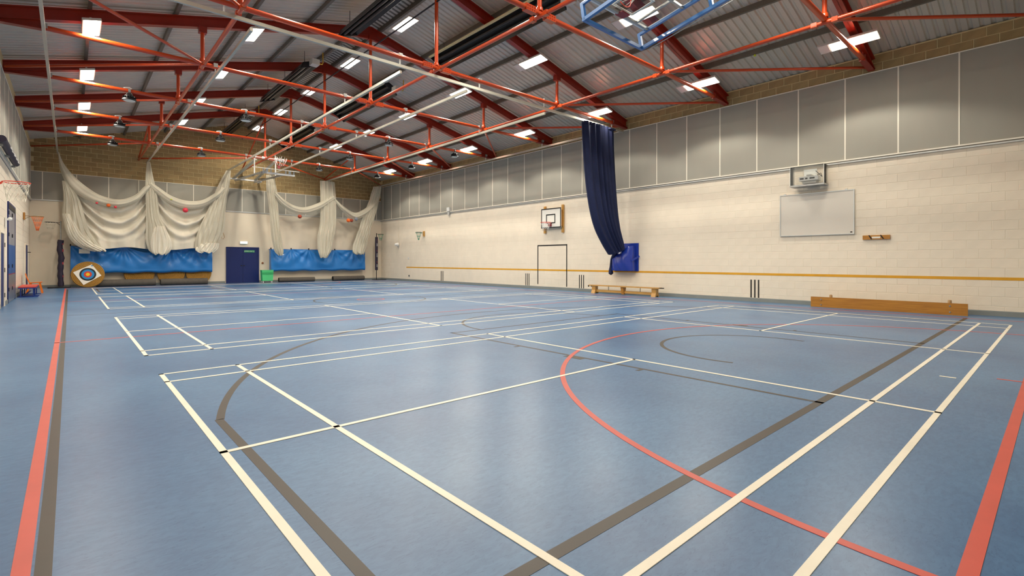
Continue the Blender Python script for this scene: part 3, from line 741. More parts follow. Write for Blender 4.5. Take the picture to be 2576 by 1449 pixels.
for k in range(22): MB().box(12.86+.081*k-.006, 12.86+.081*k+.006, YC-.012, YC+.012, 6.26, 6.30).build('glider', 'metal_line', t)
MB().tube([(14.80, YC-.05, 1.72), (15.16, YC+.44, 1.35), (15.18, YC+.50, 1.05), (15.17, YC+.50, .90), (15.17, YC+.49, .80), (15.18, YC+.49, .745)], [.10, .06, .055, .085, .095, .03], 12).build('cloth_tail', 'navy_cloth', t, True)
t = thing('curtain_bag', (WR-.02, 4.7, .90), 'glossy blue vinyl bag strapped on right wall holding the curtain end', 'bag')
MB().box(WR-.05, WR-.014, 4.12, 5.25, .90, 1.98).build('back_panel', 'navy_vinyl', t)
def bag(u, v):
    y = 5.18-.98*u - .06*v*0 + .07*(1-v)*(u-.5)
    z = 1.72-.80*v + .16*u*(1-v) - .05*math.sin(math.pi*u)*(1-v)
    x = WR-.24 - .28*math.sin(math.pi*min(max(u, 0.02), .98))**.6*(.45+.75*math.sin(math.pi*v*.78)) - .02*math.sin(9*u+4*v)*(1-v) + .012*math.sin(21*u-8*v)
    return (x, y, z)
g = MB(); nu, nv = 36, 26
front = [[bag(i/nu, j/nv) for i in range(nu+1)] for j in range(nv+1)]
vs = [p for r in front for p in r]; off = len(vs); vs += [(WR-.06, p[1], p[2]) for r in front for p in r]; fs = []
for j in range(nv):
    for i in range(nu):
        a = j*(nu+1)+i; fs += [(a, a+nu+1, a+nu+2, a+1), (off+a, off+a+1, off+a+nu+2, off+a+nu+1)]
ed = [i for i in range(nu+1)]+[j*(nu+1)+nu for j in range(1, nv+1)]+[nv*(nu+1)+i for i in range(nu-1, -1, -1)]+[j*(nu+1) for j in range(nv-1, 0, -1)]
for k in range(len(ed)): a, b = ed[k], ed[(k+1) % len(ed)]; fs.append((a, b, off+b, off+a))
g.add(vs, fs).build('pouch', 'navy_vinyl', t, True)
MB().beam((WR-.36, 4.22, 1.30), (WR-.06, 4.06, 1.48), .012, .07).build('strap', 'navy_vinyl', t)
MB().box(WR-.40, WR-.36, 4.64, 4.86, 1.60, 1.68).build('label', 'paper', t)
# ================================================================== ROOF BASKETBALL HOOPS
def rotp(c, ang):
    R_ = Matrix.Rotation(ang, 3, 'X')
    return lambda x, y, z: tuple(Vector(c)+R_ @ Vector((x, y, z)))
t = thing('folding_basketball_hoop', (6.70, -1.25, 5.44), 'clear basketball backboard in blue tube frame folded up under near roof', 'basketball hoop')
P = rotp((6.70, -1.25, 5.44), -.178)
def bm(mb, a, b, w_=.06, h_=.06): mb.beam(P(*a), P(*b), w_, h_); return mb
for x in (-.86, .86): bm(MB(), (x, 0, 0), (x, -4.6, 0)).build('side_rail', 'blue_frame', t)
bm(MB(), (-.89, 0, 0), (.89, 0, 0)).build('front_rail', 'blue_frame', t)
bm(MB(), (-.83, -1.98, 0), (.83, -1.98, 0)).build('cross_rail', 'blue_frame', t)
for x in (-.86, .86):
    for y in (-.0, -1.45): bm(MB(), (x, y, .03), (x, y, .29)).build('upright', 'blue_frame', t)
    bm(MB(), (x, .03, .29), (x, -1.48, .29), .05, .05).build('upper_rail', 'blue_frame', t)
    bm(MB(), (x*1.16, -2.0, .10), (x*1.16, -4.6, .10), .05, .05).build('drop_arm', 'blue_frame', t)
bd = MB()
bd.add([P(x, y, z) for z in (.34, .352) for y in (-.10, -1.15) for x in (-.9, .9)], [(0, 2, 3, 1), (4, 5, 7, 6), (0, 1, 5, 4), (2, 6, 7, 3), (0, 4, 6, 2), (1, 3, 7, 5)]).build('backboard', 'acrylic', t)
mk = MB()
for a, b in (((-.9, -.12), (.9, -.12)), ((-.9, -1.13), (.9, -1.13)), ((-.88, -.12), (-.88, -1.13)), ((.88, -.12), (.88, -1.13))): mk.beam(P(a[0], a[1], .334), P(b[0], b[1], .334), .05, .01)
mk.build('board_border', 'white_metal', t)
mk = MB()
for a, b in (((-.30, -.25), (.30, -.25)), ((-.30, -.70), (.30, -.70)), ((-.28, -.25), (-.28, -.70)), ((.28, -.25), (.28, -.70))): mk.beam(P(a[0], a[1], .357), P(b[0], b[1], .357), .05, .006)
mk.build('target_square', 'white_metal', t)
for y in (-.20, -.95): bm(MB(), (-.84, y, .29), (.84, y, .29), .05, .04).build('galvanised_bar', 'galv', t)
for x in (-.45, .45): bm(MB(), (x, -.2, .29), (x, -1.4, .29), .04, .04).build('galvanised_bar', 'galv', t)
bm(MB(), (-.11, -.22, .28), (.11, -.22, .28), .16, .03).build('rim_plate', 'pad_red', t)
MB().tube([P(.225*math.cos(2*math.pi*k/24), -.30, .62+.225*math.sin(2*math.pi*k/24)) for k in range(24)], .01, 6, True).build('ring', 'orange_rim', t, True)
nn = MB()
for k in range(12):
    a = 2*math.pi*k/12; a2 = a+math.pi/12*2
    nn.tube([P(.22*math.cos(a), -.30, .62+.22*math.sin(a)), P(.13*math.cos(a2), -.52, .58+.13*math.sin(a2)), P(.12*math.cos(a), -.64, .45+.06*math.sin(a))], .005, 4)
nn.build('net', 'white_metal', t)
for x in (-.86, .86): MB().beam(P(x, -4.5, .0), (6.70+x, -5.6, 6.50), .05, .05).build('hanger_arm', 'blue_frame', t)
MB().beam((6.70-1.0, -5.6, 6.50), (6.70+1.0, -5.6, 6.50), .07, .07).build('hanger_bar', 'blue_frame', t)
for x in (-.95, .95): MB().beam((6.70+x, -5.6, 6.5), (6.70+x, -5.6, raf_top(6.7+x)+.16), .06, .06, (0, 1, 0)).build('drop_post', 'blue_frame', t)
MB().tube([P(.93, -.1, -.05), P(.93, -4.4, -.02)], .008, 6).build('winch_cable', 'galv', t)
# far white hoop
t = thing('folding_basketball_hoop', (6.75, 19.7, 5.65), 'white basketball hoop folded flat under the last trusses above far doors', 'basketball hoop')
MB().add([(x, y, z+(.175*(y-19.75))) for z in (5.87, 5.895) for y in (18.75, 19.75) for x in (5.85, 7.75)], [(0, 2, 3, 1), (4, 5, 7, 6), (0, 1, 5, 4), (2, 6, 7, 3), (0, 4, 6, 2), (1, 3, 7, 5)]).build('backboard', 'white_metal', t)
for y in (19.0, 19.7): MB().beam((6.30, y, 5.655+.175*(y-19.7)), (7.60, y, 5.655+.175*(y-19.7)), .07, .08).build('frame_rail', 'white_metal', t)
for x in (6.34, 6.5, 7.40, 7.56):
    for y in (19.0, 19.7): MB().beam((x, y, 5.66+.175*(y-19.7)), (x, y, 5.87+.175*(y-19.7)), .04, .04, (0, 1, 0)).build('upright', 'white_metal', t)
for x in (6.36, 7.54): MB().beam((x, 19.0, 5.533), (x, 19.7, 5.655), .06, .06).build('frame_rail', 'white_metal', t)
MB().beam((6.25, 20.70, 6.44), (6.15, 24.7, 5.98), .15, .07).build('mast', 'alu', t)
MB().beam((7.15, 20.70, 6.44), (7.25, 24.7, 5.98), .15, .07).build('mast', 'alu', t)
MB().beam((5.80, 24.7, 5.93), (7.6, 24.7, 5.93), .08, .08).build('wall_bar', 'white_metal', t)
for x in (5.85, 7.55): MB().box(x-.05, x+.05, 24.7, YF-.012, 5.88, 5.98).build('wall_bracket', 'white_metal', t)
for x in (6.2, 7.2):
    MB().beam((x, 19.4, 5.60), (x, 24.7, 5.84), .05, .09).build('arm', 'galv', t)
    MB().beam((x, 20.9, 5.62), (x, 23.9, 5.92), .035, .05).build('cross_strut', 'dark_metal', t)
    MB().beam((x, 20.72, 5.64), (x, 20.72, 6.49), .05, .05, (0, 1, 0)).build('hanger', 'white_metal', t)
MB().lathe([(.072, 6.22), (.072, 7.62)], (0, 20.72, TZ), 14, 'x').build('sleeve', 'white_metal', t, True)
MB().lathe([(.06, 5.90), (.05, 5.96), (.09, 6.0)], (7.0, 19.5, 0), 14).build('rim_plate', 'pad_red', t, True)
MB().tube([(7.0+.225*math.cos(2*math.pi*k/24), 19.25+.08*math.sin(2*math.pi*k/24), 6.15+.18*math.sin(2*math.pi*k/24)) for k in range(24)], .012, 6, True).build('ring', 'pad_red', t, True)
nn = MB()
for k in range(14):
    a = 2*math.pi*k/14; e = random.uniform(.12, .30)
    nn.tube([(7.0+.21*math.cos(a), 19.25, 6.15+.16*math.sin(a)), (7.0+.26*math.cos(a)+random.uniform(-.06, .06), 19.2, 6.25+.10*math.sin(a)), (7.0+.3*math.cos(a), 19.2+random.uniform(-.05, .05), 6.2+e+.1*math.sin(a))], .009, 4)
nn.build('net', 'white_metal', t)
# ================================================================== CRICKET NETS at the far end
NY = 24.30
C1 = [(-0.89, 4.98, 0.25), (-0.69, 4.17, 0.55), (-0.62, 3.43, 0.76), (-0.48, 2.69, 0.84), (-0.19, 2.14, 0.85), (0.09, 1.82, 0.72)]
C2 = [(2.22, 6.29, 0.13), (2.24, 5.63, 0.29), (2.32, 4.83, 0.46), (2.4, 3.63, 0.57), (2.52, 3.03, 0.80), (2.58, 2.42, 0.95), (2.62, 1.91, .85), (2.64, 1.66, 0.5)]
C3 = [(5.8, 6.29, 0.23), (5.55, 5.36, 0.54), (5.28, 4.25, 0.76), (5.03, 3.14, 1.13), (4.85, 2.49, 1.12), (4.7, 1.95, 0.92), (4.66, 1.8, 0.74)]
C4 = [(7.95, 6.29, 0.43), (8.04, 5.39, 0.56), (8.06, 5.15, 0.52), (8.17, 4.0, 0.48), (8.31, 2.6, 0.53), (8.44, 1.9, 0.49), (8.53, 1.62, 0.22)]
C5 = [(11.3, 6.29, 0.9), (11.36, 5.21, 0.96), (11.36, 3.7, 1.01), (11.21, 2.69, 1.0), (11.14, 1.94, 0.8), (11.06, 1.49, 0.4)]
C6 = [(14.70, 6.29, 0.58), (14.41, 5.2, 0.69), (14.13, 4.38, 0.79), (13.79, 3.3, 0.84), (13.52, 2.5, 0.88), (13.38, 1.9, 0.82), (13.44, 1.72, 0.44)]
SA = [(-1.14, 6.28, 0.11), (-0.99, 5.62, 0.52), (-0.69, 5.01, 0.78), (-0.27, 4.54, 0.75), (0.31, 4.2, 0.57), (1.06, 4.09, 0.47), (1.68, 4.37, 0.44), (2.07, 4.85, 0.4), (2.25, 5.07, 0.36)]
SB = [(2.27, 5.19, 0.32), (2.56, 4.9, 0.45), (3.15, 4.44, 0.54), (3.85, 4.24, 0.55), (4.57, 4.36, 0.51), (5.22, 4.85, 0.48), (5.56, 5.26, 0.44)]
SCc = [(8.17, 5.23, 0.42), (8.61, 4.78, 0.52), (9.18, 4.44, 0.53), (9.87, 4.35, 0.53), (10.71, 4.66, 0.54), (11.33, 5.08, 0.5), (11.66, 5.31, 0.45)]
SD = [(11.76, 5.16, 0.25), (12.28, 4.65, 0.41), (13.03, 4.23, 0.52), (13.71, 4.49, 0.53), (14.27, 4.98, 0.48), (14.53, 5.34, 0.37)]
def column_fn(C, seed, y0, dep):
    rnd = random.Random(seed); ph = [rnd.uniform(0, 6.28) for _ in range(4)]
    def fn(u, v):
        x, z, wd = lerp_path(C, v); a = 2*math.pi*u
        rib = 1+.10*math.cos(17*a+ph[0]+1.5*v)+.07*math.cos(29*a+ph[1])
        d = min(dep, wd*.6+.03)
        return (x+wd/2*math.cos(a)*(1+.04*math.cos(11*a+ph[2])), y0+d/2*math.sin(a)*rib+.03*math.sin(26*(x+wd*.5*math.cos(a))+ph[3]), z+.04*math.sin(5*a+ph[1])*v)
    return fn
def swag_fn(S, seed, y0, dep=.42):
    rnd = random.Random(seed); ph = [rnd.uniform(0, 6.28) for _ in range(3)]
    def fn(u, v):
        x, z, th = lerp_path(S, v); th *= .78; x2, z2, _ = lerp_path(S, min(v+.02, 1)); x1, z1, _ = lerp_path(S, max(v-.02, 0))
        L = math.hypot(x2-x1, z2-z1) or 1; nx, nz = -(z2-z1)/L, (x2-x1)/L
        th *= abs(nz)**.55 if abs(nz) > .15 else .35
        a = 2*math.pi*u; rr = th/2*(1+.05*math.cos(9*a+ph[0])+.04*math.cos(5*a+ph[1]+4*v))
        return (x+nx*rr*math.cos(a), y0+dep/2*math.sin(a)*(1+.08*math.cos(7*a+ph[2]))*min(1, th/.3), z+nz*rr*math.cos(a))
    return fn
def net(label, C, S, seed, sheet=None, skirt=None, pocket=None):
    t = thing('cricket_net', (C[0][0], NY, TRZ-.05), label, 'net', 'cricket nets gathered at the far wall')
    MB().sheet(column_fn(C, seed, NY+.02, .36), 128, 44).build('gathered_fall', 'net_fab', t, True)
    if S: MB().sheet(swag_fn(S, seed+50, NY-.02), 40, 56).build('swag_roll', 'net_fab', t, True)
    if sheet:
        xl, xr, zb, Sx = sheet; k = 3.0
        def top(x):
            best = Sx[0][1]
            for i in range(len(Sx)-1):
                if Sx[i][0] <= x <= Sx[i+1][0]:
                    f = (x-Sx[i][0])/(Sx[i+1][0]-Sx[i][0]); best = Sx[i][1]*(1-f)+Sx[i+1][1]*f
            return best
        rnd = random.Random(seed+9); p1 = rnd.uniform(0, 6); p2 = rnd.uniform(0, 6)
        def fn(u, v):
            x = xl[0]+(xr[0]-xl[0])*u; xb = xl[1]+(xr[1]-xl[1])*u; X = x*(1-v)+xb*v
            z = top(x)*(1-v)+(zb+.05*math.sin(7*u+p1))*v
            q = 2*u-1
            f = math.sin(2*math.pi*(3.6*v+2.3*q*q*(.25+.75*v))+p1*.3)*.17*math.sin(math.pi*min(1, v*1.1+.05))*(1-.35*abs(q))
            f += .08*math.sin(26*u+5*v*q+p2)*abs(q)**1.2*(.3+v) + .04*math.sin(13*u-7*v+p1)
            return (X, NY+.22+f, z)
        MB().sheet(fn, 90, 60, .012).build('draped_sheet', 'canvas_fab', t, True)
    if skirt:
        MB().sheet(column_fn(skirt, seed+3, NY-.08, .34), 110, 24).build('canvas_skirt', 'canvas_fab', t, True)
    if pocket:
        Sx = pocket
        def fp(u, v):
            x, z, th = lerp_path(Sx, .08+.84*u); return (x, NY-.22+.12*v+.05*math.sin(9*u), z-th*.3-(.34*v)*math.sin(math.pi*u))
        MB().sheet(fp, 40, 8).build('sheer_netting', 'net_veil', t, True)
    return t
net('white cricket net swag and drape nearest the left wall', C1, SA, 1, ((-.45, -.05), (2.2, 2.3), 1.90, SA), [(-.86, 3.45, .30), (-.70, 2.95, .42), (-.50, 2.42, .58), (-.15, 2.02, .72), (.22, 1.80, .62), (.35, 1.74, .4)], SA)
net('white cricket net swag and drape left of the far double doors', C2, SB, 2, ((2.45, 2.6), (5.3, 4.8), 1.90, SB), [(2.66, 3.05, .40), (2.70, 2.6, .72), (2.74, 2.1, .92), (2.70, 1.75, .75), (2.68, 1.60, .45)], SB)
net('gathered white cricket net falling beside the far double doors, left side', C3, None, 3, None, [(4.95, 2.25, .75), (4.80, 2.0, 1.0), (4.70, 1.80, .9), (4.75, 1.72, .6)])
net('gathered white cricket net with swag right of the far double doors', C4, SCc, 4, None, None, SCc)
net('gathered white cricket net with swag in middle of the right bay', C5, SD, 5, None, None, SD)
net('gathered white cricket net falling near the far right corner', C6, None, 6)
# balls caught in the nets
def ball(x, y, z, r, m, label):
    single('ball', MB().sphere((x, y, z), r, 20, 12), m, (x, y, z-r), label, 'ball', 'balls caught in the nets', True)
ball(3.75, NY-.24, 3.93, .125, 'ball_red', 'red ball caught in the net swag left of the doors')
ball(.21, NY-.24, 4.02, .05, 'ball_red', 'tiny red ball in the left net, leftmost')
ball(.64, NY-.24, 3.94, .08, 'ball_orange', 'orange ball lying in the left net pocket')
ball(.90, NY-.24, 3.88, .06, 'ball_red', 'small red ball right of the orange one in left net')
ball(3.14, NY-.26, 4.44, .035, 'ball_yellow', 'small yellow ball on the net swag left of the doors')
ball(9.55, NY-.20, 3.96, .115, 'ball_brown', 'brown basketball hanging in net right of the doors')
ball(12.58, NY-.20, 3.90, .125, 'ball_orange', 'orange ball in the far right net')
ball(12.80, NY-.16, 3.91, .11, 'ball_brown', 'brown ball beside the orange one in far right net')
ball(13.10, NY-.20, 4.02, .11, 'ball_grey', 'grey patterned ball in the far right net')
px = 13.80; single('ball', MB().sphere((px, -.86, raf_top(px)-.033), .033, 14, 8), 'ball_yellow', (px, -.86, raf_top(px)-.066), 'yellow-green tennis ball stuck under a roof purlin on the right', 'ball', None, True)
# ================================================================== FAR WALL OBJECTS
def tarp(name, label, x0, x1, z0, ztop, seed, hooks):
    t = thing(name, (x0, 24.85, z0), label, 'tarpaulin', 'blue tarpaulins along the far wall')
    rnd = random.Random(seed); W_ = []
    for i in range(26):
        cx_ = rnd.uniform(x0, x1); th = rnd.choice((-1, 1))*rnd.uniform(.5, 1.15); W_.append((cx_, rnd.uniform(.25, .8), th, rnd.uniform(7, 16), rnd.uniform(0, 6), rnd.uniform(.012, .032)))
    hk = sorted(set([h[0] for h in hooks]+[h[1] for h in hooks])); HP = [(h, rnd.uniform(0, 6), rnd.uniform(8, 12)) for h in hk]
    def dip(x):
        d = 0
        for a, b, dz in hooks:
            if a < x < b: f = (x-a)/(b-a); d = dz*math.sin(math.pi*f)**1.3
        return d
    def fn(u, v):
        x = x0+(x1-x0)*u; zt = ztop-dip(x); z = zt+(z0-zt)*v + .025*math.sin(5*x+seed)*v
        f = 0
        for c, wd, th, k, p, A in W_[:9]:
            s_ = (x-c)*math.cos(th)+(z-1.3)*math.sin(th); q = (x-c)**2/(wd*wd)
            f += 1.1*A*math.sin(.55*k*s_+p)*math.exp(-q)
        for h, p, n_ in HP:
            dx, dz = x-h, ztop+.05-z; d = math.hypot(dx, dz); th = math.atan2(dx, dz)
            f += .055*math.sin(n_*th+p)*min(d/.5, 1)*math.exp(-(d/1.25)**2)
        f += .22*dip(x)*math.sin(math.pi*v) + .05*math.sin(2.2*x+seed)*v
        hem = max(0, v-.9)/.1
        return (x, 24.86-f*(.25+.75*math.sin(math.pi*min(v*1.2, 1)))-.06*v+.10*hem*hem, z)
    MB().sheet(fn, 170, 34, .02).build('sheet', 'tarp', t, True)
    for e in (x0, x1): MB().sheet(lambda u, v: (e+.0*u, 24.86+.32*u, (ztop-dip(e))+(z0+.03-(ztop-dip(e)))*v), 6, 8, .0).build('side_flap', 'tarp', t, True)
    for a, b, dz in hooks:
        MB().box(a-.025, a+.025, 24.84, 24.90, ztop-.03, ztop+.07).build('tie_hook', 'black', t)
    MB().box(x0, x1, 25.14, 25.284, ztop-.05, ztop+.0).build('wall_batten', 'navy_vinyl', t)
    MB().sheet(lambda u, v: (x0+(x1-x0)*u, 24.88+.28*v, ztop-dip(x0+(x1-x0)*u)*(1-v)), 60, 2).build('top_flap', 'tarp', t, True)
    return t
T1 = tarp('tarpaulin', 'blue tarpaulin below the nets left of the double doors', -.72, 5.12, .66, 2.0, 3, [(-.72, .20, .12), (.20, 1.26, .0), (1.26, 3.22, .30), (3.22, 4.25, .0), (4.25, 5.14, .22)])
MB().box(-.42, -.02, 24.70, 24.72, 1.62, 1.83).build('paper_tag', 'paper', T1)
tarp('tarpaulin', 'blue tarpaulin below the nets right of the double doors', 8.15, 14.06, .66, 2.0, 8, [(8.15, 9.3, .34), (9.3, 10.35, .0), (10.35, 12.0, .50), (12.0, 13.3, .0), (13.3, 14.06, .22)])
# archery targets
def target(x, y, r, lean, label, paper=False, group='round straw archery targets'):
    t = thing('archery_target', (x, y, 0), label, 'archery target', group)
    R_ = Matrix.Rotation(-lean, 3, 'X'); c = Vector((x, y, 0))
    def P(u, d, w_): q = R_ @ Vector((u, d, w_)); return c+q
    mb = MB(); n = 48; vs = []; fs = []
    prof = [(0, .0), (r*.93, .0), (r, .025), (r, .095), (r*.93, .12), (0, .12)]
    for rr, d in prof:
        for k in range(n):
            a = 2*math.pi*k/n; vs.append(P(rr*math.cos(a), d, r+.01+rr*math.sin(a)))
    for i in range(len(prof)-1):
        for k in range(n): fs.append((i*n+k, (i+1)*n+k, (i+1)*n+(k+1) % n, i*n+(k+1) % n))
    mb.add(vs, fs).build('straw_boss', 'straw', t, True)
    rings = MB()
    for q in range(1, 11):
        rr = r*q/10.5; rings.tube([P(rr*math.cos(2*math.pi*k/40), -.004, r+.01+rr*math.sin(2*math.pi*k/40)) for k in range(40)], .012, 4, True)
    rings.build('straw_coil', 'straw', t, True)
    if paper:
        cz = r+.0; s_ = .40; rot = math.radians(30)
        pp = [(.14, 1.10), (.49, .56), (-.16, .12), (-.53, .73)]
        fc = MB().add([P(u, d, w_) for d in (-.018, -.024) for u, w_ in pp], [(0, 1, 2, 3), (7, 6, 5, 4), (0, 4, 5, 1), (1, 5, 6, 2), (2, 6, 7, 3), (3, 7, 4, 0)]).build('paper_face', 'paper', t)
        for rr, m, d in ((.305, 't_black', -.0255), (.235, 't_blue', -.0268), (.145, 't_red', -.0281), (.075, 't_gold', -.0294)):
            MB().add([P(-.005+rr*math.cos(2*math.pi*k/40), d, .625+rr*math.sin(2*math.pi*k/40)) for k in range(40)], [tuple(range(40))]).build('scoring_zone', m, t)
        MB().add([P(u, d, w_) for d in (-.0245, -.0265) for u, w_ in ((.10, 1.05), (.16, 1.065), (.19, 1.02), (.13, 1.005))], [(0, 1, 2, 3), (7, 6, 5, 4)]).build('tape', 't_blue', t)
    return t
target(-.10, 24.25, .615, .10, 'round straw archery target with coloured paper face leaning at far left', True)
target(1.92, 25.0, .64, .06, 'straw archery target half hidden under left tarpaulin, leftmost')
target(3.27, 25.0, .62, .06, 'straw archery target half hidden under left tarpaulin, middle one')
target(4.52, 25.0, .60, .06, 'straw archery target with coiled rings under left tarpaulin, rightmost')
# rolled mats
def roll(x0, x1, y, r, label, dy=0):
    t = thing('rolled_mat', ((x0+x1)/2, y, 0), label, 'rolled mat', 'rolled dark mats on the floor by the far wall')
    vs = []; n = 28; a = Vector((x0, y, r)); b = Vector((x1, y+dy, r))
    MB().tube([a, a.lerp(b, .02), a.lerp(b, .98), b], [r*.96, r, r, r*.96], n, cap=False).build('roll', 'foam', t, True)
    for p, s_ in ((a, 1), (b, -1)):
        sp = MB(); pts = []
        for k in range(70): q = k/69; rr = r*(.25+.72*q); an = 2*math.pi*3.2*q; pts.append((p.x+s_*.015, p.y+rr*math.cos(an), p.z+rr*math.sin(an)))
        sp.tube(pts, .012, 5); sp.build('spiral_end', 'rubber', t, True)
        MB().lathe([(r*.95, 0), (r*.95, .004)], (p.x+s_*.03, p.y, p.z), n, 'x').build('end_face', 'black', t)
roll(.20, 2.55, 24.62, .175, 'rolled dark grey mat right behind the paper-faced archery target')
roll(2.75, 4.85, 24.60, .17, 'rolled dark grey mat below the two right-hand straw targets')
roll(8.58, 10.70, 24.85, .14, 'rolled brown mat right of the green trolley')
roll(11.86, 14.05, 24.85, .15, 'rolled brown mat with open end near the netball post', .15)
# green trolley
t = thing('green_trolley', (7.81, 24.43, 0), 'small green plastic trolley bin between the doors and tarpaulin', 'trolley')
MB().prism([(7.53, .12), (8.09, .12), (8.12, .70), (7.50, .70)], 'y', 24.25, 24.62).build('bin', 'green', t)
MB().box(7.495, 8.125, 24.235, 24.635, .70, .745).build('rim', 'green', t)
MB().box(7.52, 8.10, 24.233, 24.25, .50, .62).build('band', 'green_dark', t)
for x in (7.58, 8.04):
    for y in (24.30, 24.57):
        MB().lathe([(.035, -.02), (.04, 0), (.035, .02)], (x, y, .04), 12, 'x').build('wheel', 'white_metal', t, True)
        MB().box(x-.012, x+.012, y-.012, y+.012, .06, .125).build('castor_fork', 'white_metal', t)
# far double doors (structure)
d1 = thing('door_1', (6.75, YF, 0), None, None, kind='structure')
for x0, x1 in ((5.955, 6.735), (6.745, 7.525)): 
    lf = MB().box(x0, x1, YF-.055, YF-.013, .012, 2.01).build('door_leaf', 'navy_door', d1)
    hx = 6.66 if x0 < 6 else 6.80
    MB().box(hx-.035, hx+.035, YF-.085, YF-.055, .98, 1.03).build('handle', 'black', lf)
fr = MB(); fr.box(5.88, 5.955, YF-.07, YF-.012, 0, 2.08); fr.box(7.525, 7.60, YF-.07, YF-.012, 0, 2.08); fr.box(5.955, 7.525, YF-.07, YF-.012, 2.012, 2.08); fr.build('frame', 'navy_door', d1)
def text_mesh(body, size):
    cu = bpy.data.curves.new('lettering', 'FONT'); cu.body = body; cu.size = size; cu.align_x = 'CENTER'; cu.align_y = 'CENTER'; cu.extrude = .0015
    ob = bpy.data.objects.new('tmp', cu); COL.objects.link(ob); bpy.context.view_layer.update()
    dg = bpy.context.evaluated_depsgraph_get(); me = bpy.data.meshes.new_from_object(ob.evaluated_get(dg)); bpy.data.objects.remove(ob)
    return me
t = thing('fire_exit_sign', (7.08, YF-.057, 1.84), 'green fire exit sign with white lettering on the right door leaf', 'sign')
MB().box(6.80, 7.36, YF-.062, YF-.0555, 1.775, 1.905).build('plate', 'exit_green', t)
me = text_mesh('FIRE EXIT', .095); me.materials.append(M['stripe_white'])
inst(me, 'lettering', (0, -.0075, .0), t, (math.pi/2, 0, 0))
for x in (6.84, 7.32):
    g = MB().sphere((x, YF-.064, 1.878), .012, 8, 6); g.beam((x, YF-.064, 1.865), (x-.005, YF-.064, 1.825), .004, .016); g.beam((x-.005, YF-.064, 1.825), (x-.025, YF-.064, 1.79), .004, .010); g.beam((x-.005, YF-.064, 1.825), (x+.02, YF-.064, 1.795), .004, .010); g.beam((x-.02, YF-.064, 1.85), (x+.02, YF-.064, 1.845), .004, .008)
    g.build('running_figure', 'stripe_white', t)
t = thing('exit_light', (6.78, YF-.05, 2.27), 'small lit emergency exit light above the far double doors', 'light')
MB().box(6.58, 6.97, YF-.10, YF-.013, 2.27, 2.41).build('case', 'white_metal', t)
MB().box(6.59, 6.96, YF-.104, YF-.10, 2.28, 2.40).build('lit_face', 'exit_lit', t)
t = thing('fire_call_point', (7.78, YF-.04, 1.1), 'small round red fire call point right of the far doors', 'alarm')
MB().lathe([(.05, -.06), (.06, -.05), (.06, -.013)], (7.80, YF, 1.15), 16, 'y').build('button', 'brass', t, True)
MB().lathe([(.03, -.066), (.03, -.06)], (7.80, YF, 1.15), 12, 'y').build('glass', 'pad_red', t, True)
single('pull_rope', MB().tube([(5.82, YF-.45, 6.30), (5.70, YF-.40, 5.6), (5.62, YF-.35, 4.9), (5.63, YF-.34, 3.6), (5.66, YF-.34, 2.9), (5.74, YF-.34, 2.62), (5.68, YF-.34, 2.5), (5.58, YF-.34, 2.58), (5.62, YF-.34, 2.9)], .012, 6), 'wood_light', (5.62, YF-.35, 2.5), 'thin looped cord hanging beside the net left of doors', 'rope', None, True)
# ================================================================== NETBALL POSTS
def pad_marks(t, x, y, zs, m):
    for z, h in zs: MB().box(x-.03, x+.03, y-.108, y-.104, z-h/2, z+h/2).build('printed_mark', m, t)
t = thing('netball_post', (-1.06, 24.62, 0), 'netball post with wavy dark purple padding in far left corner', 'netball post')
MB().tube([(-1.06, 24.62, .05), (-1.06, 24.62, 3.12)], .025, 12).build('pole', 'galv', t, True)
MB().tube([(-1.06+.03*math.sin(z*5.5+.6)*(1 if z > 1.3 else .3), 24.62, z) for z in [.08+.12*k for k in range(19)]], [.105+.012*math.sin(k*1.9) for k in range(19)], 16).build('padding', 'pad_dark', t, True)
pad_marks(t, -.985, 24.645, ((.55, .10), (1.15, .12), (1.75, .12), (2.05, .05)), 'pad_red')
MB().box(-1.5, -.7, 24.3, 24.95, 0, .05).build('base', 'black', t)
MB().tube([(-1.06, 24.62, 3.05), (-1.22, 24.62, 3.05)], .012, 8).build('arm', 'black', t, True)
MB().tube([(-1.06, 24.62, 2.92), (-1.20, 24.62, 3.04)], .009, 8).build('stay', 'black', t, True)
ring_net(t, (-1.41, 24.62), .19, 3.05, .30, .11, 'black', 'net', 12, 4)
t = thing('netball_post', (14.78, 24.62, 0), 'tall netball post with dark printed padding in far right corner', 'netball post')
MB().tube([(14.78, 24.62, .03), (14.78, 24.62, 3.18)], .025, 12).build('pole', 'black', t, True)
MB().tube([(14.78, 24.62, z) for z in (.66, .72, 2.85, 2.92)], [.085, .095, .095, .085], 16).build('padding', 'pad_dark', t, True)
for z, h, m in ((2.75, .09, 'pad_red'), (2.42, .24, 'stripe_white'), (2.02, .14, 'pad_red'), (1.70, .28, 'stripe_white'), (1.25, .12, 'pad_red'), (.98, .20, 'stripe_white')):
    g = MB()
    for q in range(max(1, int(h/.05))): g.box(14.775-.028, 14.775+.028-.012*(q % 2), 24.521, 24.525, z-h/2+.05*q, z-h/2+.05*q+.028)
    g.build('printed_mark', m, t)
MB().box(14.6, 15.35, 24.30, 24.95, 0, .03).build('base', 'black', t)
MB().tube([(14.78, 24.62, 3.12), (14.90, 24.62, 3.12)], .012, 8).build('arm', 'black', t, True)
ring_net(t, (15.09, 24.62), .19, 3.12, .42, .06, 'black', 'green_net', 12, 4)
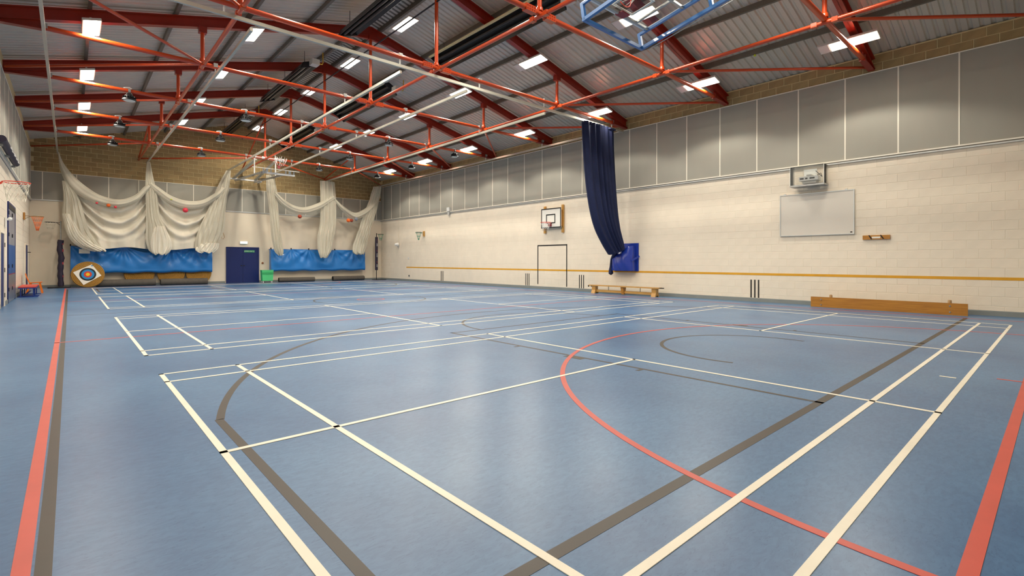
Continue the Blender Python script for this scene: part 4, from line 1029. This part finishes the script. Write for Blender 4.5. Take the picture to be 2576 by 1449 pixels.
# ================================================================== LEFT WALL OBJECTS
t = thing('wall_basketball_goal', (WL+.014, 9.2, 2.8), 'orange basketball rim with white net on left wall, nearest the camera', 'basketball hoop')
MB().box(WL+.10, WL+.13, 8.4, 10.0, 2.85, 3.9).build('board', 'board_white', t)
for y in (8.7, 9.7): MB().box(WL+.014, WL+.10, y-.05, y+.05, 2.7, 4.0).build('batten', 'wood_light', t)
for y in (9.12, 9.28): MB().tube([(WL+.13, y, 3.0-.05), (-1.86, y, 3.04)], .012, 8).build('rim_arm', 'orange_rim', t, True)
ring_net(t, (-1.645, 9.2), .235, 3.05, .42, .15, 'orange_rim', 'net', 12, 5)
t = thing('netball_ring', (WL+.014, 20.95, 2.9), 'netball ring with long orange net on wooden plate, left wall', 'netball ring')
MB().box(WL+.014, WL+.055, 20.72, 21.15, 2.90, 3.18).build('back_plate', 'wood', t)
MB().tube([(WL+.055, 20.95, 3.06), (-1.90, 20.95, 3.05)], .011, 8).build('arm', 'brass', t, True)
MB().tube([(WL+.055, 20.95, 2.95), (-1.92, 20.95, 3.04)], .009, 8).build('stay', 'brass', t, True)
ring_net(t, (-1.71, 20.95), .19, 3.05, .56, .035, 'brass', 'orange_net', 16, 6)
# doors in left wall (structure)
def door_l(name, y0, y1, h, parts, leafm):
    d = thing(name, (WL, (y0+y1)/2, 0), None, None, kind='structure')
    f = MB(); f.box(WL+.0, WL+.03, y0-.06, y0, 0, h+.06); f.box(WL+.0, WL+.03, y1, y1+.06, 0, h+.06); f.box(WL+.0, WL+.03, y0, y1, h, h+.06)
    f.build('frame', parts, d)
    return d
d2 = door_l('door_2', 14.25, 16.70, 2.98, 'navy_door', None)
for a, b in ((14.26, 15.47), (15.48, 16.69)):
    lf = MB().box(WL+.002, WL+.018, a, b, .02, 2.96).build('door_leaf', 'door_grey', d2)
    MB().box(WL+.018, WL+.022, a+.02, b-.02, .87, 1.76).build('blue_panel', 'door_blue', lf)
    MB().box(WL+.018, WL+.024, a+.02, b-.02, .04, .84).build('kick_plate', 'steel_plate', lf)
    MB().box(WL+.018, WL+.0225, a+.02, b-.02, .84, .87).build('trim_strip', 'pad_red', lf)
    for z in (.35, 1.05, 2.0, 2.65): MB().box(WL+.018, WL+.04, a+.03, a+.09, z, z+.11).build('hinge', 'black', lf)
MB().box(WL+.002, WL+.035, 14.26, 16.69, 2.84, 2.98).build('head_strip', 'black', d2)  # black strip across the full width of the door head
d3 = door_l('door_3', 12.02, 13.12, 2.02, 'cream', None)
lf = MB().box(WL+.002, WL+.018, 12.03, 12.95, .02, 2.0).build('door_leaf', 'navy_door', d3)
MB().box(WL+.002, WL+.03, 12.95, 13.12, 0, 2.02).build('frame_reveal', 'cream', d3)
for z in (.25, .95, 1.65): MB().box(WL+.03, WL+.04, 12.97, 13.06, z, z+.12).build('hinge', 'black', d3)
d4 = door_l('door_4', 21.95, 23.85, 1.93, 'cream', None)
lf = MB().box(WL+.002, WL+.05, 21.96, 22.7, .02, 1.91).build('door_leaf', 'navy_door', d4)
MB().box(WL+.002, WL+.02, 22.72, 23.84, .02, 1.91).build('door_leaf', 'cream', d4)
MB().box(WL+.02, WL+.12, 23.3, 23.36, 1.62, 1.65).build('closer_arm', 'dark_metal', d4)
t = thing('sensor_light', (WL+.014, 13.2, 2.25), 'small white sensor light on left wall beside the tall door', 'light')
MB().box(WL+.014, WL+.05, 13.28, 13.44, 2.22, 2.50).build('back_plate', 'white_metal', t)
MB().sphere((WL+.11, 13.36, 2.46), .05, 14, 8).build('head', 'white_metal', t, True)
MB().box(WL+.04, WL+.10, 13.33, 13.39, 2.42, 2.47).build('arm', 'white_metal', t)
t = thing('rolled_banner', (WL+.07, 10.5, 4.15), 'dark purple rolled banner on brackets along the left wall trunking', 'banner')
MB().tube([(WL+.15, 10.5, 4.24), (WL+.15, 14.75, 4.24)], .085, 14).build('roll', 'pad_dark', t, True)
for y in (10.8, 12.6, 14.6): MB().box(WL+.062, WL+.15, y-.02, y+.02, 4.10, 4.16).build('bracket', 'galv', t)
g = MB()
for k in range(14): g.box(WL+.232, WL+.236, 11.6+.22*k, 11.75+.22*k, 4.20+.02*math.sin(k*2.1), 4.255+.02*math.sin(k*1.3))
g.build('printed_mark', 'stripe_white', t)
# red bench with blue frame
t = thing('red_bench', (-1.85, 18.2, 0), 'red topped bench with blue metal frame by the left wall', 'bench')
MB().box(-2.06, -1.62, 17.25, 19.45, .335, .37).build('seat', 'bench_red', t)
MB().box(-2.065, -1.615, 17.245, 19.455, .30, .335).build('seat_frame', 'bench_blue', t)
for y in (17.35, 18.1, 19.35):
    for x in (-2.0, -1.68): MB().box(x-.016, x+.016, y-.016, y+.016, .03, .30).build('leg', 'bench_blue', t)
    MB().box(-2.08, -1.56, y-.02, y+.02, 0, .03).build('foot_bar', 'bench_blue', t)
MB().box(-1.86, -1.82, 17.35, 19.35, .12, .15).build('stretcher', 'bench_blue', t)
# orange chair
t = thing('orange_chair', (-1.75, 20.2, 0), 'moulded orange plastic chair behind the red bench', 'chair')
def shell(u, v):
    y = 20.0+.40*u
    if v < .5: q = v/.5; return (-1.54-.36*q, y, .425-.02*q+.015*(2*u-1)**2)
    q = (v-.5)/.5; return (-1.90-.06*q-.05*math.sin(q*1.6), y, .405+.36*q+.02*(2*u-1)**2)
g = MB(); n0 = 14; f = [[shell(i/8, j/n0) for i in range(9)] for j in range(n0+1)]; vs = [p for r in f for p in r]; o2 = len(vs)
vs += [(p[0]-.012, p[1], p[2]-.018) for r in f for p in r]; fs = []
for j in range(n0):
    for i in range(8): a = j*9+i; fs += [(a, a+1, a+10, a+9), (o2+a, o2+a+9, o2+a+10, o2+a+1)]
ed = list(range(9))+[j*9+8 for j in range(1, n0+1)]+[n0*9+i for i in range(7, -1, -1)]+[j*9 for j in range(n0-1, 0, -1)]
for k in range(len(ed)): a, b = ed[k], ed[(k+1) % len(ed)]; fs.append((a, o2+a, o2+b, b))
g.add(vs, fs).build('seat_shell', 'orange', t, True)
for y in (20.04, 20.36):
    MB().beam((-1.62, y, .41), (-1.54, y, .0), .05, .05, (0, 1, 0)).build('leg', 'orange', t)
    MB().beam((-1.86, y, .40), (-1.99, y, .0), .05, .05, (0, 1, 0)).build('leg', 'orange', t)
for o in bpy.data.objects:
    if '_o' in o: del o['_o']
